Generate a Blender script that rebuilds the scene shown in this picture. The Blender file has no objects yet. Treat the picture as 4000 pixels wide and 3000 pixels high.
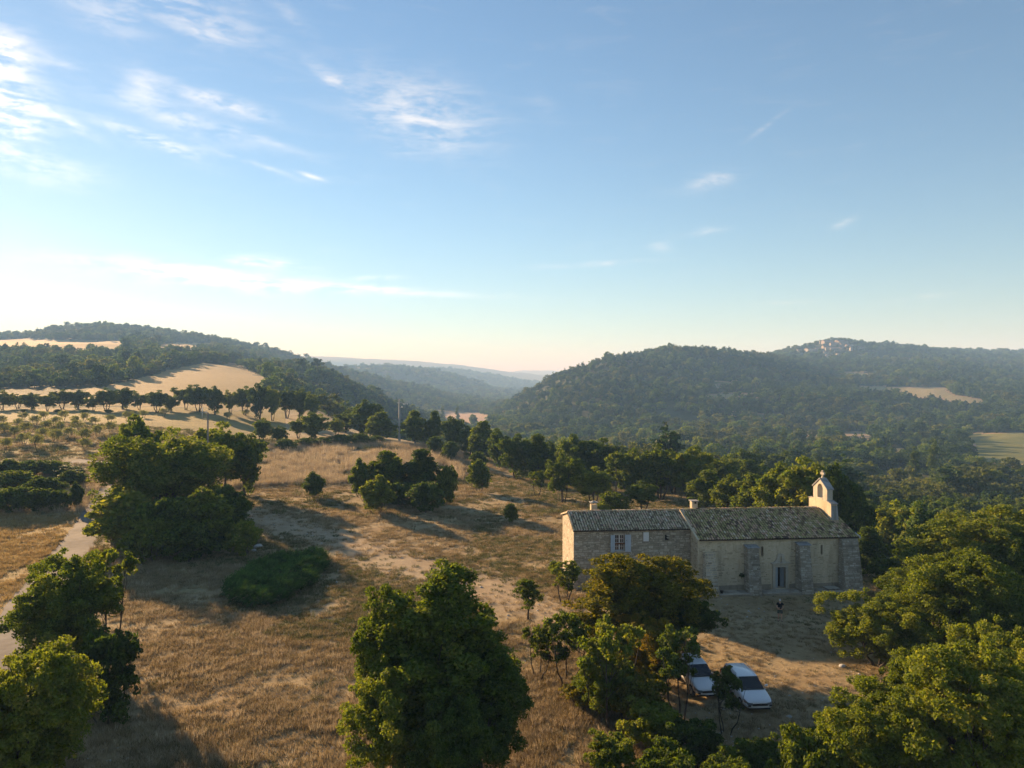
import bpy, bmesh, math, random
import numpy as np
from mathutils import Vector, Matrix
R = math.radians
sc = bpy.context.scene
col = sc.collection
rng = np.random.default_rng(7)
random.seed(7)
# ---------------------------------------------------------------- camera, sky, sun, exposure
CAMZ, FPX = 19.0, 2773.0            # drone 19 m above the chapel yard, level, looking along +Y
cam = bpy.data.cameras.new('camera'); camo = bpy.data.objects.new('camera', cam); col.objects.link(camo)
camo.location = (0, 0, CAMZ); camo.rotation_euler = (R(90), 0, 0)
cam.sensor_width = 36.0; cam.lens = 36.0 * FPX / 4000.0; cam.clip_end = 60000; cam.clip_start = 0.3
sc.camera = camo
SUN_AZ, SUN_EL = -38.6, 14.6        # degrees, azimuth from +Y towards +X
sun_dir = Vector((math.sin(R(SUN_AZ)) * math.cos(R(SUN_EL)), math.cos(R(SUN_AZ)) * math.cos(R(SUN_EL)), math.sin(R(SUN_EL))))
sl = bpy.data.lights.new('sun', 'SUN'); sl.energy = 5.0; sl.angle = R(0.7); sl.color = (1.0, 0.72, 0.42)
so = bpy.data.objects.new('sun', sl); col.objects.link(so); so.rotation_euler = sun_dir.to_track_quat('Z', 'Y').to_euler()
so.location = sun_dir * 400
sc.view_settings.view_transform = 'Standard'; sc.view_settings.look = 'None'
sc.view_settings.exposure = 1.7; sc.view_settings.gamma = 1.0; sc.view_settings.use_curve_mapping = False
cy = sc.cycles
cy.max_bounces = 5; cy.diffuse_bounces = 3; cy.glossy_bounces = 2; cy.transmission_bounces = 3
cy.transparent_max_bounces = 6; cy.volume_bounces = 1
cy.use_denoising = True; cy.use_adaptive_sampling = True; cy.adaptive_threshold = 0.015
cy.caustics_reflective = False; cy.caustics_refractive = False; cy.sample_clamp_indirect = 4.0
try: cy.denoiser = 'OPENIMAGEDENOISE'
except Exception: pass

class NT:
    """tiny node-tree helper"""
    def __init__(s, tree): s.t = tree; s.l = tree.links
    def n(s, typ, inp=None, **kw):
        nd = s.t.nodes.new(typ)
        for k, v in kw.items(): setattr(nd, k, v)
        for k, v in (inp or {}).items():
            sk = nd.inputs[k]
            if isinstance(v, bpy.types.NodeSocket): s.l.new(v, sk)
            else: sk.default_value = v
        return nd
    def m(s, op, a, b=None, c=None, clamp=False):
        nd = s.t.nodes.new('ShaderNodeMath'); nd.operation = op; nd.use_clamp = clamp
        for i, v in enumerate((a, b, c)):
            if v is None: continue
            if isinstance(v, bpy.types.NodeSocket): s.l.new(v, nd.inputs[i])
            else: nd.inputs[i].default_value = v
        return nd.outputs[0]
    def mix(s, f, a, b, blend='MIX'):
        nd = s.t.nodes.new('ShaderNodeMix'); nd.data_type = 'RGBA'; nd.blend_type = blend
        for sk, v in ((nd.inputs[0], f), (nd.inputs[6], a), (nd.inputs[7], b)):
            if isinstance(v, bpy.types.NodeSocket): s.l.new(v, sk)
            elif sk.type == 'RGBA': sk.default_value = (*v, 1) if len(v) == 3 else v
            else: sk.default_value = v
        return nd.outputs[2]
    def ramp(s, f, stops, interp='LINEAR'):
        nd = s.t.nodes.new('ShaderNodeValToRGB'); r = nd.color_ramp; r.interpolation = interp
        while len(r.elements) < len(stops): r.elements.new(0.5)
        for e, (p, c) in zip(r.elements, stops):
            e.position = p; e.color = (*c, 1) if len(c) == 3 else c
        s.l.new(f, nd.inputs[0]); return nd.outputs[0]
    def mrange(s, v, a, b, c=0.0, d=1.0, smooth=True):
        nd = s.t.nodes.new('ShaderNodeMapRange'); nd.interpolation_type = 'SMOOTHSTEP' if smooth else 'LINEAR'
        s.l.new(v, nd.inputs[0])
        for i, x in enumerate((a, b, c, d)): nd.inputs[1 + i].default_value = x
        return nd.outputs[0]
    def noise(s, vec, scale, detail=4, rough=0.55, dist=0.0):
        nd = s.n('ShaderNodeTexNoise', {'Scale': scale, 'Detail': detail, 'Roughness': rough, 'Distortion': dist})
        if vec is not None: s.l.new(vec, nd.inputs['Vector'])
        return nd.outputs[0]

# world: physical sky with thin cirrus at their bearings (azimuth / elevation of the sky itself)
w = bpy.data.worlds.new('World'); sc.world = w; w.use_nodes = True
wt = NT(w.node_tree); w.node_tree.nodes.clear()
SKY_STRENGTH = 0.05
sky = wt.n('ShaderNodeTexSky', sky_type='NISHITA', sun_disc=False, sun_elevation=R(SUN_EL), sun_rotation=R(SUN_AZ),
           altitude=300, air_density=1.2, dust_density=0.06, ozone_density=3.2)
geo = wt.n('ShaderNodeTexCoord')
sx = wt.n('ShaderNodeSeparateXYZ', {0: geo.outputs['Generated']})
dx, dy, dz = sx.outputs
az = wt.m('MULTIPLY', wt.m('ARCTAN2', dx, dy), 57.2958)
el = wt.m('MULTIPLY', wt.m('ARCSINE', dz), 57.2958)
cv = wt.n('ShaderNodeCombineXYZ', {0: az, 1: el})
# streaky detail, long along a direction falling to the right
mp = wt.n('ShaderNodeMapping', {0: cv.outputs[0], 'Rotation': (0, 0, R(14)), 'Scale': (0.16, 0.9, 1)})
st = wt.noise(mp.outputs[0], 1.0, 8, 0.62, 0.6)
mp2 = wt.n('ShaderNodeMapping', {0: cv.outputs[0], 'Rotation': (0, 0, R(20)), 'Scale': (0.5, 1.5, 1)})
fine = wt.noise(mp2.outputs[0], 1.0, 8, 0.66, 0.3)
warp = wt.noise(cv.outputs[0], 0.22, 5, 0.6)
def px_dir(px, py):
    a = math.atan2(px - 2000, FPX); return math.degrees(a), math.degrees(math.atan2((1500 - py), math.hypot(FPX, px - 2000)))
# px, py, half length px, half width px, tilt deg (falling right = positive), strength
CL = [(1640, 440, 215, 105, 14, .62), (560, 335, 70, 42, 22, .45), (860, 400, 175, 26, 9, .62), (700, 465, 260, 34, 11, .40), (1030, 545, 190, 14, 14, .22),
      (270, 480, 110, 14, 22, .50), (600, 550, 180, 22, 10, .68), (990, 640, 150, 9, 13, .35), (1214, 688, 45, 7, 13, .55),
      (20, 395, 150, 95, 4, 1.1), (20, 190, 85, 70, 20, .9), (1300, 312, 75, 24, 24, .5), (230, 240, 80, 16, 8, .3),
      (700, 20, 330, 60, 12, .42), (420, 60, 150, 60, 16, .3), (760, 110, 110, 30, 12, .25), (1120, 40, 130, 22, 35, .22),
      (2780, 706, 75, 24, -8, .5), (2575, 960, 42, 18, 5, .28), (2740, 905, 75, 11, -6, .28), (2990, 495, 70, 8, -30, .3), (3290, 875, 45, 12, -22, .3),
      (2340, 1030, 170, 9, -2, .26), (2120, 415, 60, 30, 15, .15),
      (830, 1085, 480, 32, 3, .5), (1030, 1025, 150, 17, 2, .45), (1480, 1088, 80, 8, -3, .45), (1400, 1130, 420, 13, 2, .35), (200, 1150, 300, 9, 4, .3),
      (120, 640, 220, 45, 3, .35), (3050, 1183, 90, 7, 0, .22), (3600, 1160, 120, 9, -3, .15)]
tot = None
K = math.degrees(1.0 / FPX)
for (px, py, a, b, tilt, sgn) in CL:
    A, E = px_dir(px, py); c, s_ = math.cos(R(tilt)), math.sin(R(tilt))
    ka = K * math.cos(math.atan2(px - 2000, FPX)) ** 2
    du = wt.m('SUBTRACT', az, A); dv = wt.m('SUBTRACT', E, el)
    wv = wt.m('MULTIPLY_ADD', warp, b * K * 1.6, -b * K * .8)
    dv = wt.m('ADD', dv, wv)
    p = wt.m('DIVIDE', wt.m('MULTIPLY_ADD', dv, s_, wt.m('MULTIPLY', du, c)), a * ka)
    q = wt.m('DIVIDE', wt.m('MULTIPLY_ADD', dv, c, wt.m('MULTIPLY', du, -s_)), b * K)
    d2 = wt.m('MULTIPLY_ADD', p, p, wt.m('MULTIPLY', q, q))
    g = wt.m('MULTIPLY', wt.m('EXPONENT', wt.m('MULTIPLY', d2, -0.9)), sgn)
    tot = g if tot is None else wt.m('ADD', tot, g)
det = wt.m('ADD', wt.m('MULTIPLY', st, 0.75), wt.m('MULTIPLY', fine, 0.75))
dens = wt.m('MULTIPLY', tot, wt.mrange(det, 0.58, 0.92))
thin = wt.m('MULTIPLY', wt.mrange(st, 0.52, 0.85), wt.mrange(el, 4, 30, 0.02, 0.13))
dens = wt.m('ADD', dens, thin)
dens = wt.m('MINIMUM', wt.m('MULTIPLY', dens, 1.05), 0.8)
# cirrus is lit by the sky's own light near it: brighten and whiten the sky colour
grey = wt.n('ShaderNodeRGBToBW', {0: sky.outputs[0]}).outputs[0]
cl_col = wt.n('ShaderNodeVectorMath', {0: wt.n('ShaderNodeCombineColor', {0: grey, 1: grey, 2: grey}).outputs[0], 1: (1.75, 1.62, 1.52)}, operation='MULTIPLY').outputs[0]
cl_col = wt.n('ShaderNodeVectorMath', {0: cl_col, 1: (2.2, 2.15, 2.1)}, operation='ADD').outputs[0]
skyc = wt.mix(dens, sky.outputs[0], cl_col)
bg = wt.n('ShaderNodeBackground', {0: skyc, 1: SKY_STRENGTH})
wo = wt.n('ShaderNodeOutputWorld', {0: bg.outputs[0]})

# ---------------------------------------------------------------- terrain height
def pchip(x, y, xq):
    x = np.asarray(x, float); y = np.asarray(y, float); h = np.diff(x); dl = np.diff(y, axis=0)
    hs = h.reshape((-1,) + (1,) * (y.ndim - 1)); dl = dl / hs
    d = np.zeros_like(y); d[0] = dl[0]; d[-1] = dl[-1]
    if len(x) > 2:
        w1 = 2 * hs[1:] + hs[:-1]; w2 = hs[1:] + 2 * hs[:-1]
        with np.errstate(divide='ignore', invalid='ignore'):
            hm = (w1 + w2) / (w1 / dl[:-1] + w2 / dl[1:])
        d[1:-1] = np.where(dl[:-1] * dl[1:] > 0, hm, 0)
    xq = np.clip(xq, x[0], x[-1]); i = np.clip(np.searchsorted(x, xq) - 1, 0, len(x) - 2)
    sh = (-1,) + (1,) * (y.ndim - 1)
    t = ((xq - x[i]) / h[i]).reshape(sh); hh = h[i].reshape(sh)
    return ((1 + 2 * t) * (1 - t) ** 2 * y[i] + t * (1 - t) ** 2 * hh * d[i] + t * t * (3 - 2 * t) * y[i + 1] + t * t * (t - 1) * hh * d[i + 1])
COLS = {   # bearing (as photo column) : (distance, height) of the land along it
 -1200: [(60, .5), (100, 2), (150, 5), (250, 12), (330, 16), (450, 22), (600, 35), (900, 62), (1400, 100), (1900, 130), (3000, 100), (7000, 150), (13000, 150)],
 0:    [(60, 0), (100, .6), (130, 2), (170, 5), (250, 8.5), (280, 9.2), (330, 13), (450, 16), (600, 25), (900, 62), (1100, 80), (1400, 106), (1900, 140), (3000, 100), (7000, 150), (13000, 100)],
 400:  [(60, 0), (100, .4), (130, 1.6), (170, 4.5), (250, 8), (280, 8.8), (330, 12.5), (450, 18.5), (600, 30), (700, 39), (900, 63), (1100, 81), (1300, 101), (1800, 160), (2100, 150), (3000, 100), (7000, 200), (13000, 100)],
 800:  [(60, 0), (110, .3), (150, 2), (200, 4), (280, 8), (330, 11), (450, 17), (600, 29), (680, 36.5), (750, 40), (900, 50), (1400, 95), (1800, 130), (2100, 120), (3000, 60), (7000, 250), (13000, 100)],
 1050: [(60, 0), (110, .2), (150, 1), (200, 1.8), (280, 5), (330, 8), (450, 14), (560, 22), (640, 25), (800, 35), (1000, 38), (1900, 95), (2200, 85), (3000, 60), (4500, 80), (7000, 290), (9000, 100), (13000, 100)],
 1250: [(60, 0), (110, .2), (150, .8), (210, 2), (300, 4.8), (360, 5.5), (430, 2), (550, 0), (800, 26), (1200, 14), (1900, 64), (2200, 50), (3000, 60), (4500, 80), (7000, 282), (9000, 100), (13000, 100)],
 1400: [(60, 0), (110, .2), (150, .8), (211, 1.6), (260, 1), (330, -3), (450, -12), (600, -10), (800, 11), (1200, -8), (1900, 42), (2300, 20), (3000, 89), (3600, 60), (4500, 90), (5500, 60), (7000, 271), (9000, 100), (13000, 100)],
 1530: [(60, 0), (110, .2), (150, .6), (211, 1.2), (250, 0), (300, -6), (400, -18), (600, -26), (800, -8), (1200, -26), (1900, 20), (2300, 0), (3000, 89), (3600, 50), (4500, 110), (5500, 60), (7000, 254), (9000, 100), (13000, 100)],
 1650: [(60, 0), (110, 0), (150, .2), (211, .3), (250, -2), (300, -9), (400, -21), (600, -31), (800, -26), (1200, -32), (1900, 4), (2300, -10), (3000, 76), (3600, 30), (4500, 112), (5500, 50), (7000, 237), (9000, 120), (11000, 150), (13000, 100)],
 1780: [(60, 0), (110, -.2), (150, -.3), (200, -.8), (250, -4), (300, -11), (400, -23), (600, -32), (900, -33), (1200, -33), (1900, -20), (2300, -20), (3000, 52), (3500, 10), (4500, 100), (5500, 40), (7000, 210), (9000, 120), (11000, 160), (13000, 100)],
 1920: [(60, 0), (110, -.4), (150, -1), (190, -2), (250, -7), (300, -13), (400, -24), (600, -32), (900, -33), (1200, -33), (1900, -28), (2300, -28), (3000, 0), (3500, -10), (4500, 70), (5500, 20), (7000, 160), (9000, 110), (11000, 190), (13000, 100)],
 2000: [(60, 0), (110, -.4), (140, -1), (180, -2.5), (250, -9), (300, -15), (400, -25), (600, -32), (800, -32), (1000, -26), (1150, -18), (1300, -22), (1900, -30), (3000, -22), (3500, -20), (4500, 46), (5500, 10), (7000, 135), (9000, 120), (11000, 215), (13000, 100)],
 2130: [(60, 0), (110, -.4), (130, -1), (170, -3.5), (250, -11), (300, -17), (400, -26), (600, -31), (800, -27), (1000, 0), (1150, 17), (1250, 14), (1600, -15), (3000, -25), (4500, 12), (7000, 100), (9000, 130), (11000, 230), (13000, 100)],
 2240: [(60, 0), (110, -.4), (125, -1), (170, -5), (250, -12), (300, -18), (400, -26), (600, -30), (750, -24), (950, 12), (1080, 36), (1160, 37), (1300, 34), (1600, 0), (3000, -20), (7000, 60), (11000, 190), (13000, 100)],
 2380: [(60, 0), (110, -.4), (125, -1.2), (170, -6), (250, -13), (300, -18), (450, -26), (600, -29), (700, -26), (900, 6), (1050, 42), (1160, 61), (1300, 58), (1600, 20), (3000, 0), (7000, 60), (13000, 100)],
 2650: [(60, 0), (100, -.4), (120, -1.4), (170, -7), (250, -14), (300, -19), (450, -26), (600, -27), (700, -24), (900, 5), (1100, 47), (1250, 76), (1400, 79), (1600, 60), (3000, 10), (13000, 60)],
 2850: [(60, 0), (95, -.4), (115, -2), (170, -8), (250, -15), (300, -20), (450, -26), (600, -27), (700, -24), (900, 4), (1100, 40), (1280, 72), (1400, 75), (1600, 70), (3000, 10), (13000, 60)],
 3020: [(60, 0), (90, -.5), (110, -2.5), (170, -10), (250, -17), (300, -21), (450, -26), (600, -27), (700, -25), (900, 4), (1250, 55), (1500, 74), (1800, 88), (2200, 80), (3000, 20), (13000, 60)],
 3160: [(60, 0), (85, -.6), (110, -4), (170, -12), (250, -19), (300, -23), (450, -26), (600, -27), (700, -25), (900, 3), (1250, 42), (1500, 68), (1700, 100), (1800, 112), (2100, 105), (3000, 40), (13000, 60)],
 3260: [(60, 0), (80, -1), (110, -5.5), (170, -14), (250, -21), (300, -24), (450, -26), (600, -27), (700, -25), (900, 3), (1250, 35), (1500, 70), (1700, 106), (1800, 124), (2000, 122), (3000, 60), (13000, 60)],
 3400: [(60, -.3), (80, -3), (110, -8), (170, -17), (250, -23), (300, -25), (450, -26), (600, -26), (700, -23), (900, 2), (1250, 34), (1500, 68), (1750, 108), (1900, 118), (2100, 116), (3000, 60), (13000, 60)],
 3650: [(55, -.3), (75, -3), (110, -9.5), (170, -18), (250, -23.5), (300, -25), (450, -26), (600, -25), (750, -18), (900, 3), (1050, 17), (1250, 38), (1600, 75), (2000, 112), (2300, 118), (3000, 80), (13000, 60)],
 4000: [(50, -.2), (70, -3), (110, -10), (170, -19), (250, -24), (300, -25.5), (400, -25.5), (550, -22), (700, -17), (900, 0), (1250, 28), (1700, 70), (2200, 112), (2400, 114), (3000, 90), (13000, 60)],
 5200: [(40, 0), (70, -4), (110, -10), (170, -18), (250, -23), (400, -25), (550, -22), (700, -17), (900, 0), (1250, 28), (1700, 70), (2200, 112), (2600, 114), (13000, 60)],
}
_ly = np.linspace(math.log(2.0), math.log(13000.0), 420)
_cp = np.array(sorted(COLS))
_tab = []
for c in _cp:
    pts = [(2.0, 0.0), (35.0, 0.0)] + COLS[int(c)]
    _tab.append(pchip([math.log(p[0]) for p in pts], [p[1] for p in pts], _ly))
_pg = np.arange(-1200, 5201, 16.0)
_T = pchip(_cp, np.array(_tab), _pg)
_k = np.exp(-0.5 * (np.arange(-4, 5) / 1.8) ** 2); _k /= _k.sum()
_T = np.apply_along_axis(lambda v: np.convolve(np.pad(v, 4, mode='edge'), _k, 'valid'), 0, _T)
# value noise for land roughness
_vn = rng.random((256, 256))
def vnoise(x, y):
    xi = np.floor(x).astype(int); yi = np.floor(y).astype(int); fx = x - xi; fy = y - yi
    fx = fx * fx * (3 - 2 * fx); fy = fy * fy * (3 - 2 * fy)
    a = _vn[xi % 256, yi % 256]; b = _vn[(xi + 1) % 256, yi % 256]; c = _vn[xi % 256, (yi + 1) % 256]; d = _vn[(xi + 1) % 256, (yi + 1) % 256]
    return (a * (1 - fx) + b * fx) * (1 - fy) + (c * (1 - fx) + d * fx) * fy
def fbm(x, y, o=4):
    s = 0; a = 0.5; t = 0
    for i in range(o): s = s + a * vnoise(x * 2 ** i + 17 * i, y * 2 ** i + 31 * i); t += a; a *= 0.5
    return s / t
AZC = math.atan2(3190, FPX)
def H(x, y):
    x = np.asarray(x, float); y = np.asarray(y, float)
    r = np.hypot(x, y) + 1e-6; a = np.clip(np.arctan2(x, y), -AZC, AZC)
    px = 2000 + FPX * np.tan(a); Y = np.clip(r * np.cos(a), 2.05, 12900)
    u = (px + 1200) / 16.0; v = (np.log(Y) - _ly[0]) / (_ly[1] - _ly[0])
    i = np.clip(np.floor(u).astype(int), 0, len(_pg) - 2); j = np.clip(np.floor(v).astype(int), 0, len(_ly) - 2)
    fu = np.clip(u - i, 0, 1); fv = np.clip(v - j, 0, 1)
    z = (_T[i, j] * (1 - fu) + _T[i + 1, j] * fu) * (1 - fv) + (_T[i, j + 1] * (1 - fu) + _T[i + 1, j + 1] * fu) * fv
    yard = np.clip((np.hypot(x - 20, y - 66) - 30) / 30, 0, 1)
    z = z + (fbm(x / 9, y / 9, 3) - .5) * .35 * np.clip((Y - 30) / 60, 0.15, 1) * (.15 + .85 * yard)
    z = z + (fbm(x / 170, y / 170, 4) - .5) * np.clip((Y - 250) / 1500, 0, 1) * 26
    return z
def h1(x, y): return float(H(np.array([x]), np.array([y]))[0])
def proj(x, y, z): return 2000 + FPX * x / y, 1500 + FPX * (CAMZ - z) / y
_march = np.exp(np.linspace(math.log(25.0), math.log(6000.0), 3000))
def hit(px, py):
    """first land point seen along a photo direction -> (x, y, z)"""
    t = (px - 2000) / FPX; x = _march * t; z = H(x, _march); ray = CAMZ - (py - 1500) / FPX * _march
    k = np.nonzero(z >= ray)[0]
    k = int(k[0]) if len(k) else len(_march) - 1
    Y = float(_march[k]); return t * Y, Y, h1(t * Y, Y)
def at(px, Y):
    x = (px - 2000) / FPX * Y; return x, Y, h1(x, Y)
def in_poly(px, py, poly):
    c = np.zeros(np.shape(px), bool); n = len(poly)
    for i in range(n):
        x1, y1 = poly[i]; x2, y2 = poly[(i + 1) % n]
        if y1 == y2: continue
        c ^= ((y1 > py) != (y2 > py)) & (px < (x2 - x1) * (py - y1) / (y2 - y1) + x1)
    return c
# open land (fields) as outlines on the land: polygon of photo directions + distance range, kind
FIELDS = [
 ([(-900, 1600), (0, 1535), (250, 1545), (420, 1505), (600, 1465), (700, 1432), (800, 1415), (930, 1432), (1060, 1488), (1040, 1530), (1010, 1600), (0, 1640), (-900, 1700)], 300, 740, 'gold'),
 ([(-900, 2015), (240, 2005), (335, 2000), (318, 2060), (190, 2190), (60, 2350), (-60, 2480), (-900, 3000)], 45, 112, 'gold'),
 ([(-300, 1325), (60, 1318), (120, 1323), (480, 1334), (480, 1352), (560, 1362), (300, 1362), (-300, 1352)], 850, 1500, 'gold'),
 ([(640, 1340), (820, 1339), (830, 1350), (700, 1368), (600, 1370)], 850, 1600, 'gold'),
 ([(1700, 1603), (1870, 1612), (1925, 1630), (1900, 1655), (1740, 1650)], 700, 1700, 'rose'),
 ([(3345, 1507), (3710, 1515), (3715, 1540), (3850, 1562), (3840, 1592), (3760, 1578), (3690, 1562), (3560, 1548), (3470, 1528), (3345, 1520)], 700, 1300, 'straw'),
 ([(3300, 1452), (3415, 1458), (3415, 1472), (3300, 1466)], 900, 1500, 'straw'),
 ([(2770, 1537), (2965, 1541), (2965, 1553), (2770, 1553)], 650, 1200, 'straw'),
 ([(3770, 1692), (4700, 1690), (4700, 1880), (3990, 1815), (3850, 1810), (3790, 1770)], 250, 700, 'green'),
 ([(2985, 1728), (3200, 1726), (3200, 1738), (2985, 1744)], 300, 750, 'bare'),
 ([(3060, 1684), (3240, 1688), (3270, 1700), (3110, 1712), (3060, 1700)], 380, 850, 'bare'),
 ([(3265, 1686), (3410, 1692), (3405, 1716), (3300, 1712)], 380, 850, 'bare'),
 ([(2915, 1612), (2985, 1614), (2985, 1632), (2925, 1630)], 450, 1000, 'bare'),
 ([(2800, 1614), (2900, 1616), (2900, 1624), (2800, 1624)], 450, 1000, 'bare'),
 ([(2780, 1492), (2880, 1490), (2900, 1504), (2800, 1510)], 700, 1300, 'bare'),
 ([(3475, 1752), (3560, 1750), (3560, 1775), (3475, 1778)], 250, 700, 'straw'),
]
MEADOW = [(-900, 2900), (-900, 1610), (0, 1600), (500, 1590), (1240, 1570), (1330, 1588), (1420, 1640), (1540, 1690), (1700, 1700), (1840, 1735), (1960, 1770), (2080, 1800), (2180, 1850), (2300, 1900), (2600, 1930), (2850, 1960), (3050, 1985), (3160, 2020), (3320, 2110), (3450, 2250), (3650, 2330), (5000, 2500), (5000, 9000), (-4000, 9000), (-4000, 2900)]
KID = {'grove': 6, 'gold': 1, 'rose': 2, 'straw': 3, 'green': 4, 'bare': 5}
def zone(x, y, z):
    """0 wooded land, 1.. field kinds, 9 meadow"""
    out = np.zeros(np.shape(x)); f = y > 4
    px = np.where(f, 2000 + FPX * x / np.where(f, y, 1), 2000); py = np.where(f, 1500 + FPX * (CAMZ - z) / np.where(f, y, 1), 99999)
    j = (fbm(x / 25, y / 25, 3) - .5)
    pj = px + j * 60; qj = py + j * 5
    out[((y < 330) & in_poly(px + j * 20, py + j * 12, MEADOW)) | (np.hypot(x, y) < 45)] = 9
    out[(out == 9) & (y > 148 + 12 * j) & (px < 1120) & (y < 330)] = 6
    for poly, a, b, k in FIELDS:
        big = (max(p[0] for p in poly) - min(p[0] for p in poly)) > 300
        out[(y > a) & (y < b) & in_poly(pj if big else px, qj if big else py, poly)] = KID[k]
    return out
# ---------------------------------------------------------------- mesh + object helpers
def new_mesh(name, verts, faces, mat=None, smooth=False, fattr=None, vattr=None):
    """faces: (n,k) int array or list of tuples"""
    me = bpy.data.meshes.new(name)
    verts = np.asarray(verts, np.float32)
    if isinstance(faces, np.ndarray):
        n, k = faces.shape
        me.vertices.add(len(verts)); me.vertices.foreach_set('co', verts.ravel())
        me.loops.add(n * k); me.loops.foreach_set('vertex_index', faces.astype(np.int32).ravel())
        me.polygons.add(n); me.polygons.foreach_set('loop_start', np.arange(0, n * k, k, dtype=np.int32))
        me.update(calc_edges=True)
    else:
        me.from_pydata([tuple(map(float, v)) for v in verts], [], faces)
    for nm, a in (fattr or {}).items():
        at_ = me.attributes.new(nm, 'FLOAT', 'FACE'); at_.data.foreach_set('value', np.asarray(a, np.float32))
    for nm, a in (vattr or {}).items():
        at_ = me.attributes.new(nm, 'FLOAT', 'POINT'); at_.data.foreach_set('value', np.asarray(a, np.float32))
    if mat is not None: me.materials.append(mat)
    if smooth: me.polygons.foreach_set('use_smooth', np.ones(len(me.polygons), bool))
    me.validate(); return me
def link(name, me, parent=None, loc=(0, 0, 0), rot=None, scale=None):
    o = bpy.data.objects.new(name, me); col.objects.link(o)
    o.location = loc
    if rot is not None: o.rotation_euler = rot
    if scale is not None: o.scale = scale
    if parent is not None: o.parent = parent
    return o
def tag(o, label=None, cat=None, group=None, kind=None):
    if label: o['label'] = label
    if cat: o['category'] = cat
    if group: o['group'] = group
    if kind: o['kind'] = kind
    return o
def thing(name, label, cat, loc=(0, 0, 0), rz=0.0, group=None):
    return tag(link(name, None, None, loc, (0, 0, rz)), label, cat, group)
class MB:
    """collects shapes for one mesh"""
    def __init__(s): s.v = []; s.f = []; s.t = []
    def add(s, v, f, t=0.5):
        o = len(s.v); s.v += [tuple(p) for p in v]; s.f += [tuple(i + o for i in q) for q in f]; s.t += [t] * len(f); return s
    def box(s, x0, x1, y0, y1, z0, z1, t=0.5):
        return s.add([(x0, y0, z0), (x1, y0, z0), (x1, y1, z0), (x0, y1, z0), (x0, y0, z1), (x1, y0, z1), (x1, y1, z1), (x0, y1, z1)],
                     [(0, 3, 2, 1), (4, 5, 6, 7), (0, 1, 5, 4), (1, 2, 6, 5), (2, 3, 7, 6), (3, 0, 4, 7)], t)
    def hexa(s, lo, hi, t=0.5):
        """lo, hi: four corners each, counter-clockwise seen from above"""
        return s.add(list(lo) + list(hi), [(0, 3, 2, 1), (4, 5, 6, 7), (0, 1, 5, 4), (1, 2, 6, 5), (2, 3, 7, 6), (3, 0, 4, 7)], t)
    def tube(s, pts, rad, n=8, t=0.5, cap=True):
        pts = [Vector(p) for p in pts]; rings = []; o = len(s.v)
        if not hasattr(rad, '__len__'): rad = [rad] * len(pts)
        for i, p in enumerate(pts):
            d = (pts[min(i + 1, len(pts) - 1)] - pts[max(i - 1, 0)]).normalized()
            a = d.cross(Vector((0.3, 0.91, 0.2)) if abs(d.z) > .8 else Vector((0, 0, 1))).normalized(); b = d.cross(a)
            for k in range(n):
                q = 2 * math.pi * k / n; s.v.append(tuple(p + (a * math.cos(q) + b * math.sin(q)) * rad[i]))
        m = len(pts)
        for i in range(m - 1):
            for k in range(n):
                s.f.append((o + i * n + k, o + (i + 1) * n + k, o + (i + 1) * n + (k + 1) % n, o + i * n + (k + 1) % n)); s.t.append(t)
        if cap:
            s.f.append(tuple(o + k for k in range(n))); s.t.append(t)
            s.f.append(tuple(o + (m - 1) * n + n - 1 - k for k in range(n))); s.t.append(t)
        return s
    def prism(s, poly, y0, y1, t=0.5):
        """poly in (x,z), extruded along y"""
        n = len(poly)
        return s.add([(x, y0, z) for x, z in poly] + [(x, y1, z) for x, z in poly],
                     [tuple(range(n)), tuple(range(2 * n - 1, n - 1, -1))] + [(i, i + n, (i + 1) % n + n, (i + 1) % n) for i in range(n)], t)
    def mesh(s, name, mat, smooth=False):
        me = new_mesh(name, s.v, s.f, mat, smooth)
        if len(me.polygons) == len(s.t):
            a = me.attributes.new('tone', 'FLOAT', 'FACE'); a.data.foreach_set('value', np.asarray(s.t, np.float32))
        return me
    def build(s, name, mat, parent=None, smooth=False, loc=(0, 0, 0), rot=None):
        return link(name, s.mesh(name, mat, smooth), parent, loc, rot)
def bevel(o, w=0.01, seg=2):
    m = o.modifiers.new('bevel', 'BEVEL'); m.width = w; m.segments = seg; m.limit_method = 'ANGLE'; return o

# ---------------------------------------------------------------- materials
MATS = {}
def mat(name, fn):
    m = bpy.data.materials.new(name); m.use_nodes = True; t = NT(m.node_tree); m.node_tree.nodes.clear()
    out = t.n('ShaderNodeOutputMaterial'); fn(t, out); MATS[name] = m; return m
def principled(t, out, base, rough=0.9, spec=0.25, normal=None, metal=0.0):
    p = t.n('ShaderNodeBsdfPrincipled', {'Roughness': rough, 'Specular IOR Level': spec, 'Metallic': metal})
    if isinstance(base, bpy.types.NodeSocket): t.l.new(base, p.inputs['Base Color'])
    else: p.inputs['Base Color'].default_value = (*base, 1)
    if normal is not None: t.l.new(normal, p.inputs['Normal'])
    t.l.new(p.outputs[0], out.inputs[0]); return p
def bump(t, h, strength=0.4, dist=0.05):
    return t.n('ShaderNodeBump', {'Height': h, 'Strength': strength, 'Distance': dist}).outputs[0]
def pos(t): return t.n('ShaderNodeNewGeometry').outputs['Position']
def objc(t): return t.n('ShaderNodeTexCoord').outputs['Object']

def plain(name, c, rough=0.6, spec=0.4, var=0.12, scale=3.0, metal=0.0):
    def fn(t, out):
        n = t.noise(objc(t), scale, 5, .6)
        a = tuple(x * (1 - var) for x in c); b = tuple(min(1, x * (1 + var)) for x in c)
        principled(t, out, t.ramp(n, [(.3, a), (.7, b)]), rough, spec, bump(t, n, .15, .01), metal)
    return mat(name, fn)

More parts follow.
